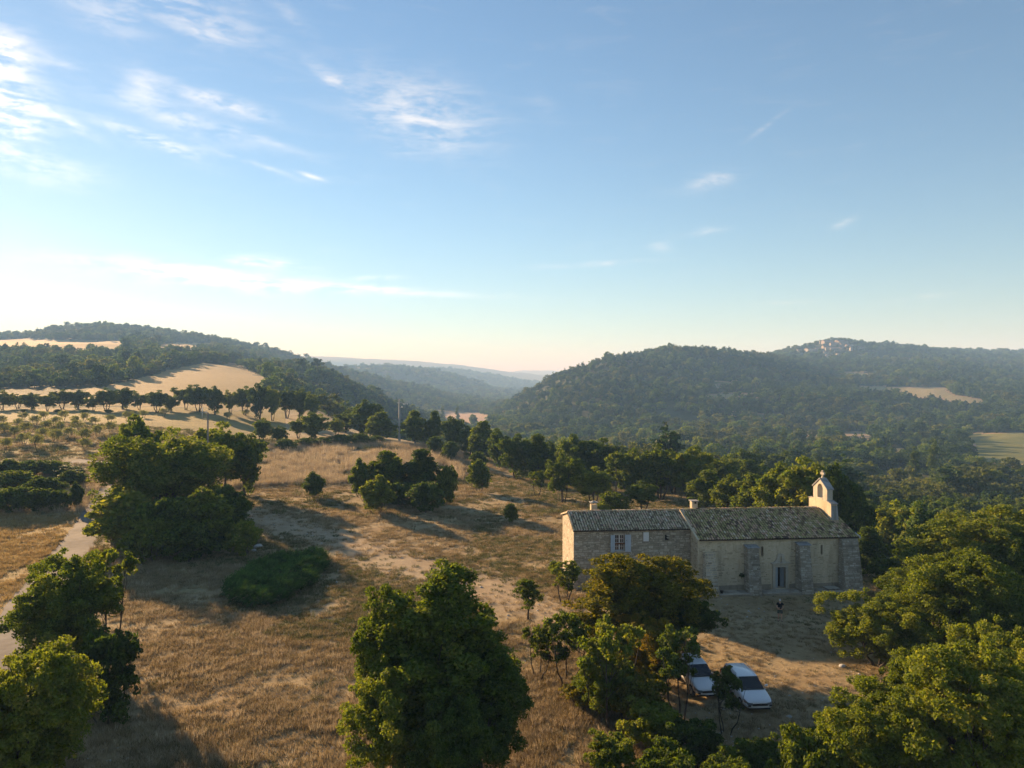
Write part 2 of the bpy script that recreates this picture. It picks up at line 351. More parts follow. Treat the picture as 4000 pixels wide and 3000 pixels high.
def foliage(name, stops, trans=0.3, tr_mul=(1.5, 1.45, .5), spread=.22, spec=.12):
    def fn(t, out):
        tint = t.n('ShaderNodeAttribute', attribute_name='tint').outputs['Fac']
        rnd = t.n('ShaderNodeObjectInfo').outputs['Random']
        f = t.m('ADD', tint, t.m('MULTIPLY_ADD', rnd, spread * 2, -spread), clamp=True)
        c = t.ramp(f, stops)
        p = t.n('ShaderNodeBsdfPrincipled', {'Base Color': c, 'Roughness': .7, 'Specular IOR Level': spec})
        c2 = t.mix(1.0, c, tr_mul, 'MULTIPLY')
        tr = t.n('ShaderNodeBsdfTranslucent', {0: c2})
        mx = t.n('ShaderNodeMixShader', {0: trans, 1: p.outputs[0], 2: tr.outputs[0]})
        t.l.new(mx.outputs[0], out.inputs[0])
    return mat(name, fn)
F_OAK = foliage('oak_leaves', [(0, (.036, .062, .011)), (.4, (.088, .132, .022)), (.75, (.14, .175, .031)), (1, (.20, .21, .046))], .45)
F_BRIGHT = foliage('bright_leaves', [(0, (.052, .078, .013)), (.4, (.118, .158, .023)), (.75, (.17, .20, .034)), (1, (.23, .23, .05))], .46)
F_RUST = foliage('browning_leaves', [(0, (.06, .075, .012)), (.4, (.13, .145, .02)), (.7, (.195, .17, .024)), (1, (.25, .175, .03))], .44, (1.5, 1.3, .4))
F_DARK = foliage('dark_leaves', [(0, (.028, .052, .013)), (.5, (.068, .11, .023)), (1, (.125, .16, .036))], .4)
F_JUN = foliage('juniper_needles', [(0, (.018, .045, .010)), (.5, (.055, .115, .02)), (1, (.11, .18, .04))], .1, spec=0.0)
F_FAR2 = foliage('forest_leaves_pale', [(0, (.045, .062, .02)), (.5, (.095, .12, .035)), (1, (.17, .175, .06))], .4, spread=.3)
F_FAR3 = foliage('forest_leaves_deep', [(0, (.018, .042, .016)), (.5, (.04, .078, .026)), (1, (.075, .115, .04))], .35, spread=.3)
F_OLIVE = foliage('olive_leaves', [(0, (.10, .12, .05)), (.5, (.17, .19, .09)), (1, (.25, .26, .13))], .4)
F_FAR = foliage('forest_leaves', [(0, (.03, .065, .016)), (.4, (.066, .122, .028)), (.75, (.11, .16, .036)), (1, (.165, .19, .05))], .42, spread=.32)
F_PINE = foliage('pine_needles', [(0, (.018, .040, .016)), (.5, (.038, .075, .026)), (1, (.07, .11, .035))], .25)
def _bark(t, out):
    n = t.noise(objc(t), 9, 6, .65)
    principled(t, out, t.ramp(n, [(.3, (.035, .028, .022)), (.7, (.11, .09, .07))]), .95, .1, bump(t, n, .6, .04))
BARK = mat('bark', _bark)

def _ground(t, out):
    P = pos(t)
    zn = t.n('ShaderNodeAttribute', attribute_name='zone').outputs['Fac']
    big = t.noise(P, .035, 5, .6); mid = t.noise(P, .22, 5, .62); fine = t.noise(P, 1.7, 6, .68); vf = t.noise(P, 9.0, 4, .7)
    f = t.m('ADD', t.m('MULTIPLY', mid, .45), t.m('ADD', t.m('MULTIPLY', fine, .4), t.m('MULTIPLY', vf, .25)))
    dry = t.ramp(f, [(.30, (.13, .095, .05)), (.46, (.26, .195, .105)), (.60, (.37, .29, .165)), (.78, (.48, .395, .25))])
    grn = t.ramp(f, [(.35, (.085, .085, .035)), (.7, (.2, .185, .085))])
    gm = t.mrange(t.m('ADD', t.m('MULTIPLY', big, .8), t.m('MULTIPLY', fine, .3)), .54, .68, 0, .8)
    meadow = t.mix(gm, dry, grn)
    red = t.mrange(t.noise(P, .09, 4, .55), .5, .68, 0, .35)
    meadow = t.mix(red, meadow, t.ramp(f, [(.35, (.13, .068, .03)), (.7, (.33, .19, .085))]))
    # stony bare flecks
    st = t.n('ShaderNodeTexVoronoi', {'Vector': P, 'Scale': 2.6}); fl = t.mrange(st.outputs['Distance'], .05, .14, 1, 0)
    fl = t.m('MULTIPLY', fl, t.mrange(mid, .5, .62))
    meadow = t.mix(t.m('MULTIPLY', fl, .6), meadow, (.42, .38, .31))
    wn = t.n('ShaderNodeAttribute', attribute_name='worn').outputs['Fac']
    meadow = t.mix(t.m('MULTIPLY', wn, .75), meadow, t.ramp(f, [(.35, (.26, .19, .115)), (.55, (.38, .295, .195)), (.75, (.47, .39, .28))]))
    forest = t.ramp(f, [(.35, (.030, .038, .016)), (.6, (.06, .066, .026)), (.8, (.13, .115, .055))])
    gold = t.ramp(f, [(.3, (.19, .135, .055)), (.5, (.29, .21, .09)), (.75, (.38, .295, .145))])
    rose = t.ramp(f, [(.3, (.30, .2, .13)), (.7, (.42, .3, .2))])
    straw = t.ramp(f, [(.3, (.22, .19, .085)), (.7, (.36, .3, .15))])
    green = t.ramp(t.m('ADD', t.m('MULTIPLY', big, .6), t.m('MULTIPLY', mid, .4)), [(.35, (.11, .13, .035)), (.65, (.2, .19, .07))])
    bare = t.ramp(f, [(.3, (.15, .12, .07)), (.55, (.25, .2, .13)), (.8, (.4, .35, .27))])
    grove = t.ramp(t.m('ADD', t.m('MULTIPLY', big, .5), t.m('MULTIPLY', f, .5)), [(.36, (.14, .125, .045)), (.5, (.24, .195, .075)), (.66, (.36, .27, .12))])
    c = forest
    for k, cc in ((1, gold), (2, rose), (3, straw), (4, green), (5, bare), (6, grove), (9, meadow)):
        s = t.m('COMPARE', zn, float(k), .45) if k != 9 else t.m('GREATER_THAN', zn, 7.0)
        c = t.mix(s, c, cc)
    hgt = t.m('ADD', t.m('MULTIPLY', fine, .6), t.m('MULTIPLY', vf, .4))
    principled(t, out, c, .95, .08, bump(t, hgt, .9, .25))
GROUND = mat('dry_ground', _ground)
def _road(t, out):
    P = pos(t); n = t.noise(P, 1.2, 6, .65); b = t.noise(P, .25, 3, .5)
    principled(t, out, t.ramp(t.m('ADD', t.m('MULTIPLY', n, .6), t.m('MULTIPLY', b, .4)), [(.35, (.13, .12, .105)), (.65, (.23, .21, .185))]), .95, .1, bump(t, n, .4, .05))
ROAD = mat('gravel_road', _road)

# ---------------------------------------------------------------- ground sheet
WORN = None
def worn(x, y):
    """1 along the trodden band that crosses the meadow towards the house"""
    global WORN
    if WORN is None: WORN = np.array([hit(a, b)[:2] for a, b in [(930, 2000), (1100, 2050), (1300, 2105), (1500, 2170), (1700, 2235), (1900, 2300), (2080, 2370), (2250, 2450)]])
    d = np.full(np.shape(x), 99.)
    for i in range(len(WORN) - 1):
        a, b = WORN[i], WORN[i + 1]; v = b - a; t = np.clip(((x - a[0]) * v[0] + (y - a[1]) * v[1]) / (v @ v), 0, 1); d = np.minimum(d, np.hypot(x - a[0] - t * v[0], y - a[1] - t * v[1]))
    return np.clip(1.25 - (d + (fbm(x / 3, y / 3, 3) - .5) * 4) / 4.2, 0, 1)
def build_ground():
    azf = np.radians(np.arange(-44, 44.01, 0.16)); azb = np.radians(np.concatenate([np.arange(-180, -44, 4.0), np.arange(46, 180, 4.0)]))
    azs = np.sort(np.concatenate([azf, azb])); rs = np.concatenate([np.exp(np.linspace(math.log(4), math.log(13500), 400))])
    A, Rr = np.meshgrid(azs, rs, indexing='ij'); X = Rr * np.sin(A); Y = Rr * np.cos(A); Z = H(X, Y)
    zn = zone(X.ravel(), Y.ravel(), Z.ravel()); wn = np.append(worn(X.ravel(), Y.ravel()), 0)
    na, nr = A.shape; idx = np.arange(na * nr).reshape(na, nr)
    a = idx; b = np.roll(idx, -1, axis=0)
    q = np.stack([a[:, :-1], a[:, 1:], b[:, 1:], b[:, :-1]], -1).reshape(-1, 4)
    V = np.stack([X, Y, Z], -1).reshape(-1, 3)
    c = len(V); V = np.vstack([V, [[0, 0, h1(0, .1)]]])
    me = new_mesh('ground', V, q, GROUND, True, vattr={'zone': np.append(zn, 9), 'worn': wn})
    bm = bmesh.new(); bm.from_mesh(me); bm.verts.ensure_lookup_table()
    for i in range(na): bm.faces.new((bm.verts[c], bm.verts[idx[i, 0]], bm.verts[idx[(i + 1) % na, 0]]))
    bm.normal_update(); bm.to_mesh(me); bm.free()
    o = link('ground', me); o['kind'] = 'structure'; o['label'] = 'dry grass meadow, wooded valley floor and hillsides'
    return o
ground = build_ground()

def ribbon(name, pts, w0, mat_, label, lift=.05, step=.7, jit=.35):
    P = np.array(pts, float); seg = np.hypot(*np.diff(P, axis=0).T); s = np.concatenate([[0], np.cumsum(seg)])
    q = np.arange(0, s[-1], step); x = pchip(s, P[:, 0], q); y = pchip(s, P[:, 1], q)
    tx = np.gradient(x); ty = np.gradient(y); L = np.hypot(tx, ty); nx, ny = -ty / L, tx / L
    k = 7; V = []
    wl = w0 / 2 + (fbm(q / 1.5, q * 0 + 3.3, 3) - .5) * jit * 2; wr = w0 / 2 + (fbm(q / 1.5, q * 0 + 9.1, 3) - .5) * jit * 2
    for j in range(k):
        f = j / (k - 1); d = -wl * (1 - f) + wr * f
        X = x + nx * d; Y = y + ny * d; V.append(np.stack([X, Y, H(X, Y) + lift - .04 * (j in (0, k - 1))], -1))
    V = np.stack(V, 1); n = len(q); idx = np.arange(n * k).reshape(n, k)
    f = np.stack([idx[:-1, :-1], idx[1:, :-1], idx[1:, 1:], idx[:-1, 1:]], -1).reshape(-1, 4)
    if nx[0] * 0 + 1: f = f[:, ::-1]
    o = link(name, new_mesh(name, V.reshape(-1, 3), f, mat_, True)); o['kind'] = 'structure'; o['label'] = label; return o
road_px = [(-420, 2950), (-120, 2680), (30, 2490), (130, 2350), (250, 2190), (340, 2070), (395, 1970), (440, 1905)]
rp = [hit(a, b)[:2] for a, b in road_px]
road = ribbon('road', rp, 3.7, ROAD, 'pale gravel lane running along the left of the meadow')
rp2 = [hit(a, b)[:2] for a, b in [(520, 1815), (420, 1812), (340, 1806), (285, 1798)]]
lane = ribbon('road', rp2, 4.5, ROAD, 'short stretch of grey lane between the hedge and the olive grove', .08)
rp3 = [hit(a, b)[:2] for a, b in [(1240, 1585), (1270, 1600), (1310, 1625), (1345, 1640), (1400, 1668)]]
path = ribbon('path', rp3, 2.2, ROAD, 'sandy path climbing towards the end of the oak row', .12)
rp4 = [hit(a, b)[:2] for a, b in [(3800, 1735), (3800, 1752), (3790, 1775), (3778, 1795), (3790, 1812)]]
path2 = ribbon('path', rp4, 4.0, ROAD, 'pale farm track curving round the edge of the green field', .15, 2.0)
# ---------------------------------------------------------------- trees
def leaf_verts(C, N, S, g, aspect=.55):
    n = len(C); t = g.normal(size=(n, 3)); t -= (t * N).sum(1, keepdims=True) * N; t /= np.linalg.norm(t, axis=1, keepdims=True) + 1e-9
    b = np.cross(N, t); S = S[:, None]
    V = np.stack([C + t * S, C + b * S * aspect, C - t * S, C - b * S * aspect], 1).reshape(-1, 3)
    F = np.arange(4 * n).reshape(n, 4); return V, F
def unit(v): return v / (np.linalg.norm(v, axis=-1, keepdims=True) + 1e-9)
def crown_pts(seed, rx, z0, z1, nclump, cr, nleaf, shape='round', up=.35, ragged=.3, hollow=.45, lobes=0, lr=.36):
    """leaf centres/normals/tints for an uneven crown: main lobes carrying leaf clumps"""
    g = np.random.default_rng(seed); zc = (z0 + z1) / 2; hz = (z1 - z0) / 2
    ph = g.random(6) * 6.28; am = g.random(6) * ragged
    def one(rmin, rmax):
        d = unit(g.normal(size=3)); rr = (rmin + (rmax - rmin) * g.random()) ** .6
        a = math.atan2(d[1], d[0]); mod = 1 + am[0] * math.sin(2 * a + ph[0]) + am[1] * math.sin(3 * a + ph[1] + 2 * d[2]) + am[2] * math.sin(5 * a + ph[2] + 3 * d[2]) * .6
        p = d * rr * mod; z = zc + p[2] * hz; f = max(0, min(1, (z - z0) / (z1 - z0)))
        if shape == 'cone': w_ = .25 + .95 * (1 - f) ** .75
        elif shape == 'dome': w_ = 1.08 if f < .35 else 1.0
        elif shape == 'column': w_ = 1.0 - .55 * max(0, f - .4)
        elif shape == 'mushroom': w_ = .8 + .35 * min(1, f * 1.8)
        else: w_ = 1.0
        return np.array((p[0] * rx * w_, p[1] * rx * w_, z))
    if not lobes:
        cen = np.array([one(hollow, 1) for _ in range(nclump)]); cs = cr * (.55 + .9 * g.random(nclump)); lt = np.zeros(nclump)
    else:
        lc = []
        for i in range(lobes):                      # best candidate: lobes keep apart, gaps stay open
            c = [one(.12, .5) for _ in range(6)]
            lc.append(c[0] if not lc else max(c, key=lambda p: min(np.linalg.norm((p - q)) for q in lc)))
        lrad = rx * lr * (.7 + .6 * g.random(lobes)); per = g.choice(lobes, nclump, p=lrad ** 2 / (lrad ** 2).sum())
        d = unit(g.normal(size=(nclump, 3)) + np.array([0, 0, .45]))
        cen = np.array(lc)[per] + d * (lrad[per] * (.62 + .5 * g.random(nclump)))[:, None] * np.array([1, 1, .8])
        cs = cr * (.4 + .75 * g.random(nclump)); lt = (g.normal(size=lobes) * .07)[per]
        nf = int(nclump * .38); cen[:nf] = np.array([one(.25, .85) for _ in range(nf)]); cs[:nf] *= 1.15   # loose sprays filling between the lobes
        cen[:, 2] = np.maximum(cen[:, 2], .25 * cr)
    if lobes:                                       # no sprays floating free of the crown
        nb = (np.linalg.norm(cen[:, None] - cen[None], axis=2) < 2.3 * cr).sum(1); cs = np.where(nb < 4, 1e-4, cs)
    wgt = cs ** 2; k = g.choice(nclump, nleaf, p=wgt / wgt.sum())
    d = unit(g.normal(size=(nleaf, 3)) + np.array([0, 0, up])); rad = cs[k] * (.35 + .62 * g.random(nleaf) ** .5 + .35 * g.random(nleaf) ** 6)
    C = cen[k] + d * rad[:, None] * np.array([1, 1, .72]); N = unit(d * .6 + g.normal(size=(nleaf, 3)) * .75)
    ct = g.normal(size=nclump) * .1 + lt
    T = np.clip(.42 + ct[k] + g.normal(size=nleaf) * .2, 0, 1)
    C[:, 2] = np.maximum(C[:, 2], .12)
    return C, N, T, cen, g
def crown_mesh(name, seed, rx, z0, z1, nclump, cr, nleaf, leaf, mat_, **kw):
    C, N, T, cen, g = crown_pts(seed, rx, z0, z1, nclump, cr, nleaf, **kw)
    V, F = leaf_verts(C, N, leaf * (.6 + .8 * g.random(nleaf)), g)
    return new_mesh(name, V, F, mat_, fattr={'tint': T}), cen
def trunk_mesh(name, seed, cen, h, z0, r, stems=1, nl=16, n=7):
    g = random.Random(seed); mb = MB()
    for s in range(stems):
        ox, oy = (0, 0) if stems == 1 else (.35 * math.cos(s * 2.4 + seed), .35 * math.sin(s * 2.4 + seed))
        lean = (ox * 1.6 + g.uniform(-.25, .25), oy * 1.6 + g.uniform(-.25, .25)); top = z0 + (h - z0) * .55
        pts = [(ox * .7, oy * .7, -.35), (ox + lean[0] * .15, oy + lean[1] * .15, z0 * .35), (ox + lean[0] * .6, oy + lean[1] * .6, max(z0 * .8, .4)), (ox + lean[0] * 1.3, oy + lean[1] * 1.3, top)]
        rr = r / math.sqrt(stems); mb.tube(pts, [rr * 1.5, rr, rr * .8, rr * .3], n)
        fork = Vector(pts[2])
        for c in g.sample(list(range(len(cen))), min(nl // stems + 1, len(cen))):
            e = Vector(cen[c]); m = fork.lerp(e, .5) + Vector((g.uniform(-.3, .3), g.uniform(-.3, .3), g.uniform(-.1, .35)))
            b0 = fork.lerp(Vector(pts[3]), g.uniform(0, .6))
            mb.tube([b0, b0.lerp(m, .9), e], [rr * .38, rr * .22, rr * .07], 5, cap=False)
    return mb.mesh(name, BARK, True)
PROTO = {}
def proto(key, seed, rx, h, z0, nclump, cr, nleaf, leaf, mat_, tr, stems=1, **kw):
    cm, cen = crown_mesh('crown', seed, rx, z0, h - cr * .5, nclump, cr, nleaf, leaf, mat_, **kw)
    co = np.empty(len(cm.vertices) * 3, np.float32); cm.vertices.foreach_get('co', co); co = co.reshape(-1, 3)
    r_ = float(np.percentile(np.hypot(co[:, 0], co[:, 1]), 99.2)); h_ = float(co[:, 2].max())   # true crown size
    PROTO[key] = (cm, trunk_mesh('trunk', seed, cen, h, max(z0, .25), tr, stems, 40 if nleaf > 20000 else 18), r_, h_)
# near trees: leaf-sized faces
proto('oakA', 11, 3.5, 9, 1.4, 520, 0.44, 76000, .078, F_OAK, .24, ragged=.28, lobes=22, lr=0.3)
proto('oakB', 12, 3.6, 8, 1.0, 520, 0.44, 76000, .078, F_OAK, .24, 2, ragged=.34, lobes=22, lr=0.3)
proto('oakC', 41, 3.6, 10, .4, 560, 0.42, 90000, .078, F_OAK, .26, 2, shape='cone', ragged=.35, lobes=30, lr=0.27)
proto('oakD', 14, 3.8, 7, .8, 520, 0.44, 76000, .078, F_OAK, .2, 3, shape='dome', ragged=.34, lobes=24, lr=0.28)
proto('sap', 15, 1.2, 4, .9, 110, 0.22, 5600, .07, F_OAK, .07, 3, ragged=.4, lobes=12, lr=0.32)
proto('sapcone', 16, 1.25, 4, .9, 110, 0.22, 6000, .065, F_OAK, .07, 1, shape='cone', ragged=.35, lobes=13, lr=0.3)
proto('shrubA', 17, 1.9, 3.4, .2, 220, 0.3, 15000, .085, F_OAK, .08, 4, shape='dome', ragged=.35, lobes=18, lr=0.28)
proto('oakE', 18, 3.6, 8.6, 3.4, 480, 0.44, 64000, .078, F_OAK, .22, 2, shape='mushroom', ragged=.3, lobes=20, lr=.3)
# middle distance
proto('midA', 21, 3.3, 9, 1.8, 230, 0.62, 13000, .19, F_OAK, .22, 3, ragged=.32, lobes=18, lr=0.3)
proto('midB', 22, 3.5, 8, 1.0, 230, 0.62, 13000, .19, F_OAK, .22, 1, ragged=.36, lobes=18, lr=0.3)
proto('midC', 23, 3.2, 9, .5, 230, 0.6, 13000, .19, F_OAK, .2, 1, shape='cone', ragged=.34, lobes=20, lr=0.28)
proto('midD', 24, 3.6, 9, 1.7, 220, 0.6, 12000, .19, F_OAK, .2, 3, shape='mushroom', ragged=.35, lobes=16, lr=0.3)
proto('bigoak', 25, 7.8, 13.5, 1.6, 800, .85, 52000, .18, F_OAK, .42, 2, ragged=.2, lobes=44, lr=0.24)
proto('shrubM', 26, 2.3, 3.8, .2, 170, 0.46, 8000, .15, F_OAK, .08, 4, shape='dome', ragged=.35, lobes=16, lr=0.3)
proto('shrubN', 27, 2.5, 5.2, .3, 190, 0.46, 9500, .15, F_OAK, .09, 3, shape='cone', ragged=.42, lobes=18, lr=0.28)
proto('olive', 28, 1.5, 2.9, 1.1, 34, .5, 1700, .11, F_OLIVE, .11, 2, shape='mushroom', ragged=.35)
proto('olive2', 29, 1.35, 3.1, 1.0, 34, .5, 1700, .11, F_OLIVE, .1, 3, ragged=.4)
# far trees
proto('farA', 31, 3.4, 8.5, 1.2, 46, 1.05, 1500, .42, F_FAR, .2, ragged=.3)
proto('farB', 32, 3.1, 9.5, 1.6, 46, 1.0, 1500, .42, F_FAR, .2, ragged=.35)
proto('farC', 33, 3.6, 7, .6, 46, 1.1, 1500, .45, F_FAR, .2, shape='dome', ragged=.35)
proto('pineF', 34, 2.4, 11, 3.0, 34, .9, 1000, .42, F_PINE, .18, shape='cone', ragged=.3)
proto('umbrella', 35, 3.6, 11, 6.6, 34, .9, 1000, .42, F_PINE, .2, shape='round', ragged=.25)
proto('farD', 37, 3.3, 9, 1.0, 46, 1.0, 1500, .42, F_FAR2, .2, ragged=.35)
proto('farE', 38, 3.0, 8, .8, 46, 1.0, 1500, .42, F_FAR3, .2, ragged=.35)
proto('poplar', 36, 1.5, 14, 1.0, 60, .75, 3200, .24, F_DARK, .2, shape='column', ragged=.2)
def tree(name, key, loc, h, wd, label, group=None, m=None, cat='tree', rz=None, dz=0.0):
    cm, tm, r0, h0 = PROTO[key]
    e = thing(name, label, cat, (loc[0], loc[1], loc[2] + dz), random.uniform(0, 6.28) if rz is None else rz, group)
    s = (wd / (2 * r0), wd / (2 * r0), h / h0); e.scale = s
    c = link('crown', cm, e); link('trunk', tm, e)
    if m is not None:
        c.material_slots[0].link = 'OBJECT'; c.material_slots[0].material = m
    return e
def T(name, key, px, Y, top, wpx, label, group=None, m=None, cat='tree', rz=None):
    """tree standing on the land at bearing px, distance Y; its size follows from the distance"""
    x, y, z = at(px, Y); h = CAMZ - (top - 1500) / FPX * Y - z
    if h < .8 or h > 22: print('TREE SIZE', px, Y, round(h, 1))
    return tree(name, key, (x, y, z), max(h, .8), wpx / FPX * Y, label, group, m, cat, rz)
# places of the hill village (bearing, foot line, width, height in photo units, wall tone, label)
_g = 'sunlit'
VILLAGE = [
 (3163, 1374, 34, 9, 3, 'bright cream villa with terraces at the left of the hill village', None), (3196, 1370, 22, 8, 0, 'house just right of the bright cream villa in the village', None),
 (3121, 1373, 20, 6, 0, 'grey house at the far left of the hill village', None), (3126, 1383, 8, 6, 3, 'tiny yellow house below the far left house of the village', None),
 (3209, 1341, 14, 9, 1, 'old wall block at the left end of the village castle', None), (3232, 1343, 38, 8, 0, 'long castle wall under the trees on the hilltop', None), (3286, 1344, 44, 8, 0, 'long castle wall right of the round tower', None),
 (3267, 1344, 9, 13, 1, 'round castle tower on the hilltop', None, True),
 (3262, 1352, 36, 8, 0, 'house below the castle tower in the village', None), (3298, 1355, 34, 9, 2, 'broad house below the right castle wall', None), (3318, 1362, 26, 12, 0, 'tall house at the right end of the village', None), (3324, 1370, 8, 12, 3, 'white narrow house at the right end of the village', None),
 (3229, 1360, 32, 5, 0, 'low house in the middle left of the village', None), (3234, 1368, 20, 8, 1, 'house with a bright corner in the middle of the village', None), (3262, 1369, 34, 8, 2, 'long grey house in the middle of the village', None), (3290, 1372, 26, 9, 0, 'house in the lower right of the village', None),
 (3228, 1382, 22, 6, 2, 'house at the lower edge of the village', None), (3240, 1398, 26, 10, 1, 'lowest house of the village with a white side', None), (3256, 1376, 7, 6, 3, 'tiny bright house under the middle of the village', None), (3271, 1390, 8, 7, 1, 'tiny tan house below the village', None),
 (3360, 1362, 30, 5, 1, 'low pale house among trees right of the village', None), (3433, 1356, 20, 7, 1, 'pale villa on the ridge far right of the village', None), (3545, 1406, 22, 5, 3, 'tiny pale house in the woods near the right', None), (3052, 1462, 7, 9, 1, 'small tan hut on the wooded hillside left of the village', None)]
VPOS = []
for v in VILLAGE:
    p = hit(v[0], v[1]); VPOS.append(p)
# --- foreground
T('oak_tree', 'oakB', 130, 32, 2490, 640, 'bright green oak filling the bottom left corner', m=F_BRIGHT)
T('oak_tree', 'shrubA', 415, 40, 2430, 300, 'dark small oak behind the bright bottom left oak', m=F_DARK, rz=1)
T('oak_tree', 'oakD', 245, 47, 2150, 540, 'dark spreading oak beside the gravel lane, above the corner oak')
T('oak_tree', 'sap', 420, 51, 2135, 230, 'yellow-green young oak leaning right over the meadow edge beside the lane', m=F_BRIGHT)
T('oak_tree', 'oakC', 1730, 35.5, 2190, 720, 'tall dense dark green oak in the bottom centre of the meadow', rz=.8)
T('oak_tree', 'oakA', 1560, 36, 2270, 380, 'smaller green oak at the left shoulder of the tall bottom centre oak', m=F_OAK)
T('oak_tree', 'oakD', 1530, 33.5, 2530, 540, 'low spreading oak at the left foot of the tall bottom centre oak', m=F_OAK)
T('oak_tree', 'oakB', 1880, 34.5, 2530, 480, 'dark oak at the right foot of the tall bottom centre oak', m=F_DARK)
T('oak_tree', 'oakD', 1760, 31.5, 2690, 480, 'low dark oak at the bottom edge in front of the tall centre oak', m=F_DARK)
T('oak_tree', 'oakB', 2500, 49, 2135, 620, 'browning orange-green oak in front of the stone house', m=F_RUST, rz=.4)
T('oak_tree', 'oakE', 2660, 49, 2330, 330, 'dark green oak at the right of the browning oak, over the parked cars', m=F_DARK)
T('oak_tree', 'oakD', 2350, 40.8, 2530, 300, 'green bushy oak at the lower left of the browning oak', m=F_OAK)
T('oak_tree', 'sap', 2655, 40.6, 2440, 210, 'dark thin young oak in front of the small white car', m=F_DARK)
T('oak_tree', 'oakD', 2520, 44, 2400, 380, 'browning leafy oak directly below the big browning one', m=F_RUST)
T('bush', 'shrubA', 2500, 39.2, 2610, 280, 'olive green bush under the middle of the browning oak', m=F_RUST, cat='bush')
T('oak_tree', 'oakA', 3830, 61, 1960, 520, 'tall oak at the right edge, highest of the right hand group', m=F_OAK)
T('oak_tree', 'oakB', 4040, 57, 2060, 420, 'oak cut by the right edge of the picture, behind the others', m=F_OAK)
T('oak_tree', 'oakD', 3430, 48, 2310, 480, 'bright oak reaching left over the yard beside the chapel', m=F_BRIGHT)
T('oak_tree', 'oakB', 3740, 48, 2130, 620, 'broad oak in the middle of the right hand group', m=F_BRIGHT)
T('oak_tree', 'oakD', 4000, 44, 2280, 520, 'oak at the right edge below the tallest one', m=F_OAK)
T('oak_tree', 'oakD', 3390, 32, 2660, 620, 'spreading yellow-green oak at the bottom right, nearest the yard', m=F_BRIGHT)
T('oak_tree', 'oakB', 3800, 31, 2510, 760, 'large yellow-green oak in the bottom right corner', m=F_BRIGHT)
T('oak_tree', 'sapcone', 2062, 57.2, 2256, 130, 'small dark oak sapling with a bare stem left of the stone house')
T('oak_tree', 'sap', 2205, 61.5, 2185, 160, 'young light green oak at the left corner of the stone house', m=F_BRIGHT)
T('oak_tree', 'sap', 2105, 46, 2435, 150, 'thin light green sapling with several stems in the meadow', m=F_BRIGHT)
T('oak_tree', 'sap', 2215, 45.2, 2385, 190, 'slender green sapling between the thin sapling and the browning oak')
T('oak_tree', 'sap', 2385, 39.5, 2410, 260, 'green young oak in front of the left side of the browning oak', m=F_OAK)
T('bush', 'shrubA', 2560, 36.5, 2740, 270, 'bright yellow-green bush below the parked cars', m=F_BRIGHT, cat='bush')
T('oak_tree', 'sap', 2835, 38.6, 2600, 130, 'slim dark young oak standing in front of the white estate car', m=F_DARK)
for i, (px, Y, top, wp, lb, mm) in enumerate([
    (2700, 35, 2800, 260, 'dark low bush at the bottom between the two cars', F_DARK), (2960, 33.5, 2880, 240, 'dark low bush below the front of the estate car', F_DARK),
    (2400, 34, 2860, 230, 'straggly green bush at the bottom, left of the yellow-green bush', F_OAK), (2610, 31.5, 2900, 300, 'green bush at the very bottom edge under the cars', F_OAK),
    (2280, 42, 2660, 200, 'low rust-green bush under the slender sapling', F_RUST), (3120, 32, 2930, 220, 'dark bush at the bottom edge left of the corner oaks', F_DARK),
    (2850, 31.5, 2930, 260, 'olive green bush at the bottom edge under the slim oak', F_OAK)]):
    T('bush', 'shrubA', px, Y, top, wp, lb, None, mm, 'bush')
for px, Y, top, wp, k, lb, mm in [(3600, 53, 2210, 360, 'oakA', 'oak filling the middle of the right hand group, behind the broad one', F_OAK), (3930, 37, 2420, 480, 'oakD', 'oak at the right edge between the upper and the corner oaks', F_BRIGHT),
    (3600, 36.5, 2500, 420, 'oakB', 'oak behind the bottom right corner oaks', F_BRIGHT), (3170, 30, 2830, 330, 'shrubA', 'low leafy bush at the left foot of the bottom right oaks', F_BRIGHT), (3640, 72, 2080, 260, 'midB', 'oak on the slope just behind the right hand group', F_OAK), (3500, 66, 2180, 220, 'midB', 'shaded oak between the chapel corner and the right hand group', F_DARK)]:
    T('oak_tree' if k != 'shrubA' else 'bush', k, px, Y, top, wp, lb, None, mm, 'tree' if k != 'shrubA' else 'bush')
# --- left cluster
T('oak_tree', 'bigoak', 650, 97, 1665, 500, 'huge wide oak at the left, its crown spreading over a thicket')
T('oak_tree', 'midB', 550, 113, 1612, 250, 'rounded oak rising behind the huge left oak')
T('oak_tree', 'midA', 850, 116, 1640, 260, 'oak behind the right shoulder of the huge left oak')
T('oak_tree', 'midB', 955, 119, 1690, 190, 'dark oak between the huge left oak and the two small twin oaks', m=F_DARK)
for px, Y, top, wp, k, lb, mm in [(500, 81, 1905, 300, 'shrubN', 'tall bush under the huge oak, next to the lane', F_BRIGHT), (680, 80, 1930, 320, 'shrubM', 'wide dark bush in the middle of the thicket under the huge oak', F_OAK),
    (805, 80, 1895, 240, 'shrubN', 'tall feathery bush at the right of the thicket under the huge oak', F_BRIGHT), (900, 86, 1885, 180, 'shrubN', 'dark bush behind the right end of the thicket', F_DARK),
    (950, 79, 2030, 180, 'shrubM', 'low bush at the right end of the thicket beside the pale rocks', F_BRIGHT), (590, 76, 2020, 220, 'shrubM', 'low bush in front of the thicket, left half', F_BRIGHT),
    (740, 76.5, 2040, 260, 'shrubM', 'low dark bush along the front of the thicket', F_OAK), (450, 88, 1900, 130, 'shrubN', 'yellowish bush on the lane side of the thicket', F_BRIGHT)]:
    T('bush', k, px, Y, top, wp, lb, None, mm, 'bush')
